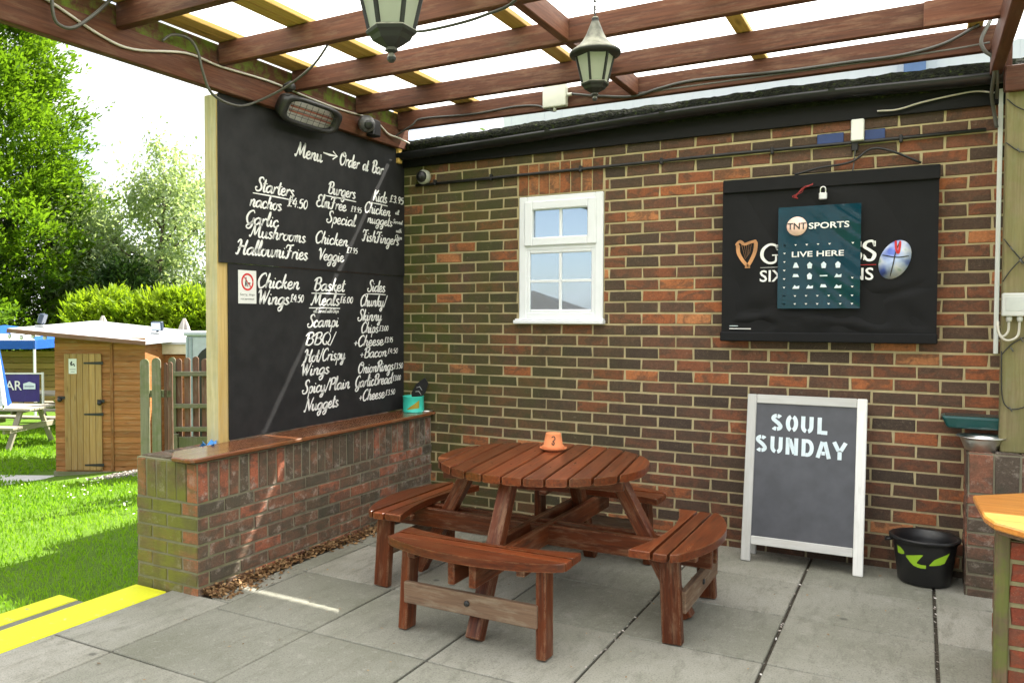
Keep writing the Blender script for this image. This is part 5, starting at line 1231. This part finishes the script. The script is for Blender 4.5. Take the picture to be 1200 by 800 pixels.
m = MB(); sbox(m, SO, -.03, Wd+.02, -.03, .03, SB, SB+.075, .004); m.build('base_board', M_fence, shed)
for u in (.86,):
    m = MB(); sbox(m, SO, u-.022, u+.022, -.034, -.012, SB+.08, 1.07, .004); m.build('corner_trim', M_shed, shed)
m = MB()
for k in range(6):
    u0 = .152+k*.0935; sbox(m, SO, u0+.002, u0+.0915, -.045, -.02, SB+.095, .875, .004, rnd=random.random())
door = m.build('door', M_sheddoor, shed)
for z in (.735, -.035, -.80):
    m = MB(); m.prism([(.45, z-.012), (.70, z-.022), (.74, z-.022), (.74, z+.022), (.70, z+.022), (.45, z+.012)], sP(SO, 0, -.0455, 0), RV, Z3, -FV, 0, .005); m.build('hinge', M_iron, door)
for u, z in ((.105, .215), (.70, .165)):
    m = MB(); sbox(m, SO, u-.05, u+.06, -.056, -.046, z-.022, z+.022, .002); m.lathe([(0, 0), (.03, 0), (.034, .03), (.02, .05), (0, .052)], sP(SO, u-.01, -.05, z-.03), 12, axis=-FV); m.build('padlock_hasp', M_iron, door)
m = MB()   # sloping felt roof with big overhang to the front left
def rz(u, d): return 1.225-.105*u+.030*d
c4 = [(-.48, -.42), (Wd+.06, -.16), (Wd+.4, 2.6), (-.48, 2.6)]
m.add([sP(SO, u, d, rz(u, d)-.055) for u, d in c4]+[sP(SO, u, d, rz(u, d)) for u, d in c4], [(3, 2, 1, 0), (4, 5, 6, 7), (0, 1, 5, 4), (1, 2, 6, 5), (2, 3, 7, 6), (3, 0, 4, 7)]); m.build('roof', M_felt, shed)
m = MB(); m.beam(sP(SO, -.49, -.435, rz(-.48, -.42)-.035), sP(SO, Wd+.07, -.175, rz(Wd+.06, -.16)-.035), .02, .062, bev=.003); m.build('roof_fascia', M_fencered, shed)
sg = thing('notice', 'white paper notice with black picture on the shed door', 'notice', tuple(sP(SO, .28, -.05, .7)))
m = MB(); sbox(m, SO, .225, .345, -.0475, -.046, .575, .80); m.build('paper', M_white, sg)
m = MB(); o_ = sP(SO, .285, -.0478, .70); fr = (o_, RV, Z3, -FV)
stroke_mesh(m, [(-.01, .06), (-.025, .03), (-.02, .0)], .03, .02, fr); stroke_mesh(m, [(-.03, .0), (.02, .02), (.03, -.015)], .03, .02, fr); m.build('pictogram', M_signblack, sg)
for z_, w_ in ((.640, .045), (.605, .03)):
    m = MB(); stroke_mesh(m, [(-w_, z_-.70), (w_, z_-.70)], .012, .012, fr); m.build('print_line', M_signblack, sg)
for (u, d, lab) in ((.42, .45, 'black flood lamp nearest the left end of the shed roof'), (1.15, 1.15, 'black flood lamp mid way along the shed roof')):
    if u == .42: u, d = -.30, .25
    b = sP(SO, u, d, rz(u, d)+.005); fl_ = thing('flood_lamp', lab, 'flood lamp', tuple(b), 'flood lamps')
    m = MB(); m.box(b.x-.11, b.x+.11, b.y-.06, b.y+.06, b.z-.002, b.z+.035, .006); m.build('base', M_lightgrey, fl_)
    m = MB(); a_ = Vector((-.6, -.5, .25) if u < 0 else (.2, -.8, -.1)).normalized(); m.beam(b+Vector((0, 0, .13))-a_*.035, b+Vector((0, 0, .13))+a_*.035, .20, .15, bev=.01); m.beam(b+Vector((0, 0, .03)), b+Vector((0, 0, .08)), .03, .03, up=X3); m.build('lamp_head', flat('navy_lamp', (.03, .045, .08), .35), fl_)
    m = MB(); m.beam(b+Vector((0, 0, .13))+a_*.0352, b+Vector((0, 0, .13))+a_*.040, .17, .12); m.build('lamp_glass', M_glass, fl_)
st_ = thing('string_lights', 'white bulbs strung under the shed roof overhang', 'string lights', tuple(sP(SO, -.4, -.4, 1.15)))
m = MB(); P_ = [sP(SO, -.47+.16*k, -.40+.025*k, rz(-.48, -.4)-.085-.02*(k % 2)) for k in range(5)]; m.tube(P_, .006, 5, spline=4); m.build('wire', M_cable, st_)
for p in P_[:4]:
    m = MB(); m.lathe([(0, -.07), (.022, -.06), (.032, -.035), (.022, -.008), (.012, .004), (0, .005)], p, 10); m.build('bulb', M_white, st_)
# second building behind, orange cladding with cream eaves
s2 = thing('outbuilding', 'orange clad outbuilding with cream eaves behind the picket fence', 'outbuilding', (-7.4, 3.7, -1))
O2 = (-7.62, 3.62); m = MB()
for k in range(14):
    z0 = -1.0+k*.13; sbox(m, O2, 0, 2.6, -.012, .02, z0, z0+.125, .003, rnd=random.random())
sbox(m, O2, .01, 2.6, .021, 1.6, -1.0, .80); m.build('wall', M_shed, s2)
m = MB(); sbox(m, O2, -.05, 2.7, -.10, -.013, .83, .985, .004); m.build('fascia', M_cream, s2)
m = MB(); sbox(m, O2, -.1, 2.8, -.14, 1.9, .986, 1.03, .004); m.build('roof', M_felt, s2)
# grey cabinet with arched dark window
cab = thing('storage_cabinet', 'pale grey plastic cabinet with dark arched panel behind the fence', 'cabinet', (-5.68, 2.79, -1))
O3 = (-5.68, 2.79); m = MB(); sbox(m, O3, 0, 1.1, 0, .5, -.95, 1.16, .02); m.build('body', M_greycab, cab)
m = MB(); sbox(m, O3, -.02, 1.12, -.03, .52, 1.161, 1.225, .015); m.build('lid', M_greycab, cab)
m = MB(); m.prism([(.14, -.3), (.14, .74)]+[(.40-.26*math.cos(a), .74+.28*math.sin(a)) for a in [math.pi*k/14 for k in range(1, 14)]]+[(.66, .74), (.66, -.3)], sP(O3, 0, -.001, 0), RV, Z3, -FV, 0, .008); m.build('arched_panel', M_black, cab)
m = MB(); sbox(m, O3, .075, .10, -.012, -.001, -.9, 1.14, .003); sbox(m, O3, .02, .05, -.012, -.001, -.9, 1.14, .003); m.build('rib', flat('grey_rib', (.30, .36, .41), .5), cab)
# picket fences
def picket(m, O, u, w, z0, z1, d=0.0, rnd=None):
    r = w/2; pts = [(u-r, z0), (u+r, z0), (u+r, z1-r)]+[(u+r*math.cos(a), z1-r+r*math.sin(a)) for a in [math.pi*k/8 for k in range(1, 8)]]+[(u-r, z1-r)]
    m.prism(pts, sP(O, 0, d, 0), RV, Z3, -FV, 0, .02, gl=lambda a, b: (b, a), rnd=rnd)
f1 = thing('picket_fence', 'tall grey green round topped pickets beside the shed', 'fence', (-4.1, .8, -.6))
O4 = (-4.16, .765)
for k, u in enumerate((.045, .172)):
    m = MB(); picket(m, O4, u, .098, -.66, .975+.012*k); m.build('picket', M_fence, f1)
m = MB(); sbox(m, O4, .02, .33, .0, .04, .55, .63, .003); m.build('rail', M_fence, f1)
for k, u in enumerate((.268, .318)):
    m = MB(); picket(m, O4, u, .035 if k == 0 else .05, -.66, .93+.01*k, d=.02); m.build('picket', M_fencered, f1)
f2 = thing('picket_fence', 'rear face of a picket fence with three rails beside the left post', 'fence', (-4.3, 1.34, -.6))
O5 = (-4.372, 1.335)
for k, u in enumerate((.10, .20, .30, .405, .50, .60)):
    m = MB(); picket(m, O5, u, .07, -.66, .955+.012*((k*7) % 3-1), d=.075); m.build('picket', M_fencered, f2)
for z, h in ((.74, .055), (.365, .05), (.09, .055)):
    m = MB(); sbox(m, O5, .06, .66, .0, .05, z, z+h, .004); m.build('rail', M_fence, f2)
m = MB(); picket(m, O5, .03, .085, -.66, .96, d=.05); m.build('post', M_fence, f2)
m = MB(); sbox(m, O5, .12, .66, -.04, -.001, -.66, .035, .003); m.build('gravel_board', M_fence, f2)
m = MB(); sbox(m, O5, .045, .115, -.06, .02, -.66, .065, .004); m.build('stub_post', M_fence, f2)

# ================================================================== GAZEBO, BANNER, PARASOLS, PICNIC TABLES
def dP(x, y, depth):   # used once to fix positions in the garden from survey distances
    return Vector(camo.matrix_world.translation)+(F+R2*((x-516.95)/962.611)+U2*((400-y)/962.611))*depth
gz_ = thing('gazebo', 'blue and white canopy shelter on thin legs at the far left', 'gazebo', (-14.6, 6.2, -1.05))
G0 = tuple(dP(41, 405, 19.5))[:2]   # near right corner
def gP(u, d, z): return sP(G0, u, d, z)
m = MB(); ez, pz, ap = .86, 1.20, (-1.5, 1.5)
cor = [gP(0, 0, ez), gP(0, 3, ez), gP(-3, 3, ez), gP(-3, 0, ez)]; apx = gP(-1.5, 1.5, pz)
vs = []; fs = []
for k in range(4):
    a, b = cor[k], cor[(k+1) % 4]; i0 = len(vs)
    for s_ in range(7):
        t_ = s_/6; 
        for q in range(7):
            w_ = q/6; e = a.lerp(b, w_); p = e.lerp(apx, t_); p.z = ez+(pz-ez)*(t_**.8); vs.append(p)
    fs += [(i0+r*7+q, i0+r*7+q+1, i0+(r+1)*7+q+1, i0+(r+1)*7+q) for r in range(6) for q in range(6)]
    mats = None
m.add(vs, fs, smooth=False)
for k in range(4):
    a, b = cor[k], cor[(k+1) % 4]; m.add([a, b, b-Z3*.21, a-Z3*.21], [(0, 1, 2, 3)])
cn = m.build('canopy', [M_whitefab, M_bluefab], gz_)
for f in cn.data.polygons:
    c = f.center; f.material_index = 1 if (math.sin(c.x*3.1+c.y*2.3) > .0 or c.z < .80) else 0
for u, d in ((-.03, .03), (-.03, 2.97), (-2.97, .03)):
    m = MB(); m.beam(gP(u, d, -1.05), gP(u, d, ez), .045, .045, up=X3); m.build('leg', M_white, gz_)
wp = thing('wooden_screen', 'brown timber screen panel standing inside the canopy shelter', 'screen', tuple(gP(-1.3, 2.2, -1)))
m = MB()
for k in range(9): a = gP(-2.6, 2.2, -.85+k*.16); b = gP(-.35, 2.2, -.85+k*.16); m.beam(a, b, .02, .15, bev=.003)
m.build('panel', M_sheddoor, wp)
m = MB(); m.beam(gP(-.35, 2.18, -1.0), gP(-.35, 2.18, .6), .06, .06, up=X3); m.build('post', M_fence, wp)
bn = thing('banner', 'dark purple banner with white letters AR fixed below the canopy', 'banner', tuple(dP(25, 455, 17.6)))
BO_ = dP(-14, 470.5, 17.6); m = MB(); uu = RV; 
def bp(u, v, n=0): return BO_+RV*u+Z3*v-FV*n
m.add([bp(1.10*i/8, .59*j, .012*math.sin(i*1.3+j)) for j in range(2) for i in range(9)]+[bp(1.10*i/8, .59*j, .012*math.sin(i*1.3+j)-.006) for j in range(2) for i in range(9)], [(i, i+1, 10+i, 9+i) for i in range(8)]+[(18+9+i, 18+10+i, 18+i+1, 18+i) for i in range(8)]); m.build('sheet', M_purple, bn)
bfont('AR', bn, bp(.385, .25, .02), RV, Z3, -FV, .355, .20, M_chalk, bold=.01)
m = MB(); m.prism([(.77, .27), (1.03, .27), (1.03, .39), (.96, .41), (.90, .43), (.84, .41), (.77, .39)], bp(0, 0, .021), RV, Z3, -FV, 0, .002); m.build('logo_panel', M_stencil, bn)
m = MB(); stroke_mesh(m, [(.80, .33), (1.0, .33)], .03, .03, (bp(0, 0, .0232), RV, Z3, -FV)); m.build('logo_band', M_purple, bn)
for u in (1.18,):
    m = MB(); m.beam(bp(u, -.55), bp(u, .63), .035, .035, up=X3); m.build('post', M_white, bn)
m = MB(); m.beam(bp(-.1, .605), bp(1.19, .605), .025, .03); m.build('rail', M_white, bn)
pu = thing('parasol', 'closed white and blue parasol hanging in folds at the left picture edge', 'parasol', tuple(dP(0, 475, 14)))
b = dP(-8, 475, 14); m = MB(); m.tube([(b.x, b.y, -1.0), (b.x, b.y, 1.35)], .022, 8); m.build('pole', M_white, pu)
m = MB(); vs = []; n = 24
for j in range(10):
    tt_ = j/9; z = 1.25-1.35*tt_; r = .035+.13*tt_**.8
    for k in range(n):
        a = 2*math.pi*k/n; rr = r*(1+.38*math.cos(a*6)*(.4+.6*tt_)); vs.append((b.x+rr*math.cos(a)+.10*tt_, b.y+rr*math.sin(a), z+(.05*math.cos(a*6) if j == 9 else 0)))
m.add(vs, [(j*n+k, j*n+(k+1) % n, (j+1)*n+(k+1) % n, (j+1)*n+k) for j in range(9) for k in range(n)], smooth=True)
fo = m.build('folded_canopy', [M_whitefab, M_bluefab], pu)
for i, f in enumerate(fo.data.polygons): f.material_index = 1 if (i % 24) in (3, 4, 5, 15, 16) else 0
def closed_parasol(p, lab):
    t_ = thing('parasol', lab, 'parasol', (p.x, p.y, -1), 'closed beige parasols')
    m = MB(); m.tube([(p.x, p.y, -1), (p.x, p.y, p.z)], .02, 8); m.build('pole', M_white, t_)
    m = MB(); n = 20; vs = []
    for j in range(9):
        q = j/8; r = .02+.24*q**.7; 
        for k in range(n):
            a = 2*math.pi*k/n; rr = r*(1+.22*math.cos(a*5)); vs.append((p.x+rr*math.cos(a), p.y+rr*math.sin(a), p.z+.02-1.1*q))
    m.add(vs, [(j*n+k, j*n+(k+1) % n, (j+1)*n+(k+1) % n, (j+1)*n+k) for j in range(8) for k in range(n)], smooth=True); m.build('folded_canopy', M_beige, t_)
    return t_
closed_parasol(dP(120.5, 371, 16), 'closed beige parasol whose tip shows above middle of shed roof')
closed_parasol(dP(216, 374, 16), 'closed beige parasol whose tip shows above right end of shed roof')

def bench_table(name_lab, px, py, depth, rot):
    p = dP(px, py, depth); t_ = thing('picnic_table', name_lab, 'picnic table', (p.x, p.y, -1.0), None)
    c, s_ = math.cos(rot), math.sin(rot); Q = lambda u, v, z: Vector((p.x+c*u-s_*v, p.y+s_*u+c*v, -1.0+z))
    m = MB()
    for k in range(6): v = -.345+k*.138; m.beam(Q(-.9, v, .73), Q(.9, v, .73), .128, .04, bev=.003)
    m.build('tabletop', M_tablegrey, t_)
    for sg_ in (-1, 1):
        m = MB()
        for k in range(2): v = sg_*(.66+k*.135); m.beam(Q(-.9, v, .44), Q(.9, v, .44), .125, .04, bev=.003)
        m.build('seat', M_tablegrey, t_)
    for u in (-.6, .6):
        for sg_ in (-1, 1):
            m = MB(); m.beam(Q(u, sg_*.62, 0), Q(u, sg_*.25, .71), .045, .10, up=Q(1, 0, 0)-Q(0, 0, 0), bev=.003); m.build('leg', M_tablegrey, t_)
        m = MB(); m.beam(Q(u+.05, -.78, .38), Q(u+.05, .78, .38), .045, .10, bev=.003); m.build('cross_beam', M_tablegrey, t_)
    return t_
bench_table('weathered grey picnic table with benches on the lawn by the parasol', 2, 486, 15.5, R_(20))
bench_table('grey picnic table further back beside the hedge, mostly hidden by the shed', 66, 478, 18.2, R_(25))

# ================================================================== TREES AND HEDGE
def conifer(base, h, rad, n_spray, name, lab, mat, lean=(0, 0), leaf=(.34, .085), group=None, zlow=0.0):
    base = Vector(base); t_ = thing(name, lab, 'tree', tuple(base), group)
    m = MB(); m.tube([base, base+Vector((lean[0]*.4, lean[1]*.4, h*.5)), base+Vector((lean[0], lean[1], h*.96))], rad*.10, 8, r1=.03)
    for k in range(60):
        zz = h*(.06+.85*random.random()); a = random.uniform(0, 6.28); rr = rad*(1-zz/h)**.62*random.uniform(.5, .85)
        c_ = base+Vector((lean[0]*zz/h, lean[1]*zz/h, zz)); m.tube([c_, c_+Vector((rr*math.cos(a), rr*math.sin(a), rr*.35))], .03, 5, r1=.008)
    m.build('trunk', M_bark, t_)
    N = n_spray; zz = h*(zlow+(1-zlow)*RNG.random(N)**1.25*.99)
    ang_ = RNG.random(N)*2*np.pi
    prof = (1-zz/h)**.62*rad
    lump = 1+.16*np.sin(ang_*5+zz*1.7)+.14*np.sin(ang_*9-zz*2.9)+.12*np.sin(zz*4.1+ang_*3)
    rr = prof*lump*(.50+.5*RNG.random(N)**.45)
    C_ = np.stack([base.x+lean[0]*zz/h+rr*np.cos(ang_), base.y+lean[1]*zz/h+rr*np.sin(ang_), base.z+zz], 1)
    outd = np.stack([np.cos(ang_), np.sin(ang_), np.full(N, .55)], 1)
    ton = np.clip(.5+.5*np.sin(ang_*5+zz*2.3)*np.sin(zz*3.1), 0, 1)  # clump shading of the crown, put into the leaf tone
    K = 17
    C2 = np.repeat(C_, K, 0); O2_ = np.repeat(outd, K, 0); tn_ = np.repeat(ton, K)
    tv_ = np.tile(np.linspace(0, 1, K), N)
    side = np.cross(O2_, np.array([0, 0, 1.])); side /= np.linalg.norm(side, axis=1, keepdims=True)
    sgn = np.where(np.arange(N*K) % 2 == 0, 1, -1)[:, None]
    scale_ = np.repeat(.45+.5*RNG.random(N), K)[:, None]
    droop = np.repeat(RNG.normal(0, .25, N), K)[:, None]
    pos = C2+(O2_*(tv_[:, None]-.3)*.8+np.array([0, 0, 1.])*(droop*tv_[:, None]-.15*tv_[:, None]**2))*scale_+RNG.normal(0, .075, (N*K, 3))
    d_ = O2_+side*sgn*1.1*(1.1-tv_[:, None])+RNG.normal(0, .55, (N*K, 3))
    pos = pos+d_*.10*scale_
    nrm = np.tile([0, 0, 1.], (N*K, 1))+RNG.normal(0, .5, (N*K, 3))
    leafmesh('crown', pos, d_, nrm, leaf[0]*(.6+.6*RNG.random(N*K)), leaf[1]*(.6+.6*RNG.random(N*K)), np.clip(tn_*.75+.3*RNG.random(N*K)-.02, 0, 1), mat, t_)
    return t_
conifer((-22.3, 9.6, -1.05), 16.5, 4.1, 9000, 'conifer_tree', 'tall dense bright green conifer filling the left of the sky', M_conifer, leaf=(.23, .085))
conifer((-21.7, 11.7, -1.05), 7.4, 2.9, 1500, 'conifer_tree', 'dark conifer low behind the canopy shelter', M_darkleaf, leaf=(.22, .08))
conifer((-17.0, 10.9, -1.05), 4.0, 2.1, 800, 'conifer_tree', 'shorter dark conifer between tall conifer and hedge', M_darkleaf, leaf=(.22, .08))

def broadleaf(base, h, rad, cz, n, name, lab, mat, leaf=.16, gap=.35, group=None, seed=1):
    rg = np.random.default_rng(seed); base = Vector(base); t_ = thing(name, lab, 'tree', tuple(base), group)
    m = MB(); tips = []
    m.tube([base, base+Vector((.1, 0, h*.35)), base+Vector((.25, .1, h*.7)), base+Vector((.2, .2, h*.93))], h*.018, 8, r1=.015, spline=3)
    for k in range(26):
        z0 = h*(.22+.6*rg.random()); a = rg.random()*6.283; l = rad*(.55+.5*rg.random())*(1.05-.45*z0/h)
        p0 = base+Vector((.15, .05, z0)); p2 = p0+Vector((l*math.cos(a), l*math.sin(a), l*(.35+.5*rg.random()))); p1 = p0.lerp(p2, .5)+Vector((0, 0, -.1*l))
        m.tube([p0, p1, p2], h*.006, 5, r1=.006, spline=3)
        for q in range(5):
            f = .35+.65*rg.random(); tips.append(p0.lerp(p2, f)+Vector(rg.normal(0, .12*rad, 3)))
        for q in range(2):
            pa = p0.lerp(p2, .5+.4*rg.random()); m.tube([pa, pa+Vector(rg.normal(0, .22*rad, 3))], .012, 4, r1=.004)
    for k in range(12): tips.append(base+Vector((.2+rg.normal(0, .2*rad), .2+rg.normal(0, .2*rad), h*(.75+.25*rg.random()))))
    m.build('trunk', M_bark, t_)
    T_ = np.array([p[:] for p in tips]); idx = rg.integers(0, len(T_), n)
    wt = rg.random(len(T_)); 
    pos = T_[idx]+rg.normal(0, 1, (n, 3))*np.array([.13, .13, .17])*rad*(.5+.8*wt[idx])[:, None]
    d_ = rg.normal(0, 1, (n, 3)); d_[:, 2] -= .5
    ton = np.clip(wt[idx]*.6+rg.random(n)*.5, 0, 1)
    leafmesh('crown', pos, d_, rg.normal(0, 1, (n, 3)), leaf*(.6+.7*rg.random(n)), leaf*.5*(.6+.7*rg.random(n)), ton, mat, t_)
    return t_
broadleaf((-17.6, 12.5, -1.05), 7.6, 2.3, 0, 16500, 'broadleaf_tree', 'pale silvery leaved tree with open airy crown beyond the hedge', M_birch, seed=3)
broadleaf((-19.8, 11.9, -1.05), 6.6, 2.0, 0, 9500, 'broadleaf_tree', 'thin silvery tree between conifer and airy tree', M_birch, seed=8)
broadleaf((-15.9, 14.6, -1.05), 6.4, 2.0, 0, 8000, 'broadleaf_tree', 'silvery leaved tree close to the left post', M_birch, seed=12)
broadleaf((-4.15, 7.3, -1.0), 5.4, 1.1, 0, 6500, 'broadleaf_tree', 'green tree whose leaves show in the gap under the roof corner', M_conifer, seed=21)
# hedge: a long clipped conifer hedge with feathery top
hd = thing('hedge', 'long bright yellow green hedge with feathery top behind the shed', 'hedge', (-12.2, 6.6, -1.05))
A_ = np.array([-13.05, 6.15]); B_ = np.array([-7.6, 9.5]); N = 3600; K = 13
u = RNG.random(N); dpt = RNG.random(N); hh = RNG.random(N)
front = RNG.random(N) < .62
topz = 1.66+.05*np.sin(u*21)+.05*np.sin(u*47+1)-.5*np.clip(.10-u, 0, 1)*4
lat = np.where(front, -.05+.12*RNG.normal(size=N), dpt*1.1); zz = np.where(front, -1.05+(topz+1.05)*hh**.75, topz+RNG.normal(0, .07, N))
nv = np.array([-(B_-A_)[1], (B_-A_)[0]]); nv = nv/np.linalg.norm(nv)
bump_ = .06*np.sin(u*38+zz*2)+.05*np.sin(u*71-zz*3)
C_ = np.stack([A_[0]+(B_-A_)[0]*u+nv[0]*(lat+bump_), A_[1]+(B_-A_)[1]*u+nv[1]*(lat+bump_), zz], 1)
dirv = np.where(front[:, None], np.array([-nv[0]*.8, -nv[1]*.8, .75]), np.array([.1, -.1, 1.0]))+RNG.normal(0, .32, (N, 3))
dirv /= np.linalg.norm(dirv, axis=1, keepdims=True)
C2 = np.repeat(C_, K, 0); D2 = np.repeat(dirv, K, 0); tv_ = np.tile(np.linspace(0, 1, K), N)[:, None]
side = np.cross(D2, np.array([.3, .2, 1.])); side /= np.linalg.norm(side, axis=1, keepdims=True); sg_ = np.where(np.arange(N*K) % 2 == 0, 1, -1)[:, None]
pos = C2+D2*(tv_-.35)*.42+RNG.normal(0, .02, (N*K, 3)); d_ = D2+side*sg_*.7+RNG.normal(0, .2, (N*K, 3))
leafmesh('foliage', pos+d_*.05, d_, RNG.normal(0, 1, (N*K, 3)), .17*(.6+.6*RNG.random(N*K)), .05*(.6+.6*RNG.random(N*K)), np.clip(np.repeat(.5+.4*np.sin(u*30+zz*3), K)*.6+.45*RNG.random(N*K), 0, 1), M_hedge, hd)
m = MB()
for k in range(16):
    f = k/15; p = A_+(B_-A_)*f+nv*.5; m.tube([(p[0], p[1], -1.05), (p[0]+.1, p[1], .4), (p[0]-.1, p[1]+.1, 1.5)], .06, 6, r1=.02)
m.build('stems', M_bark, hd)
m = MB(); m.beam((A_[0]+nv[0]*.6, A_[1]+nv[1]*.6, .35), (B_[0]+nv[0]*.6, B_[1]+nv[1]*.6, .35), .7, 2.6); m.build('shade_filler', flat('hedge_depth_shade', (.012, .022, .006), .95, 12, 1.0, .5), hd)  # solid dark block, the shade inside the hedge put into its colour
# house across the garden behind the viewer: seen only as a reflection in the window
hs = thing('house', 'brick house with tiled roof across the garden, behind the viewer', 'house', (-12, -26, -1))
m = MB(); m.box(-19, -6, -34, -27.5, -4, .0); m.build('wall', M_brick_pier, hs)
m = MB(); m.add([(-22, -27, -.1), (-5.5, -27, -.1), (-12.6, -30.5, 2.62), (-19, -30.5, 2.62), (-22, -34.4, -.1), (-5.5, -34.4, -.1)], [(0, 1, 2, 3), (1, 5, 2), (0, 3, 4), (4, 3, 2, 5), (0, 4, 5, 1)]); m.build('roof', M_tile, hs)
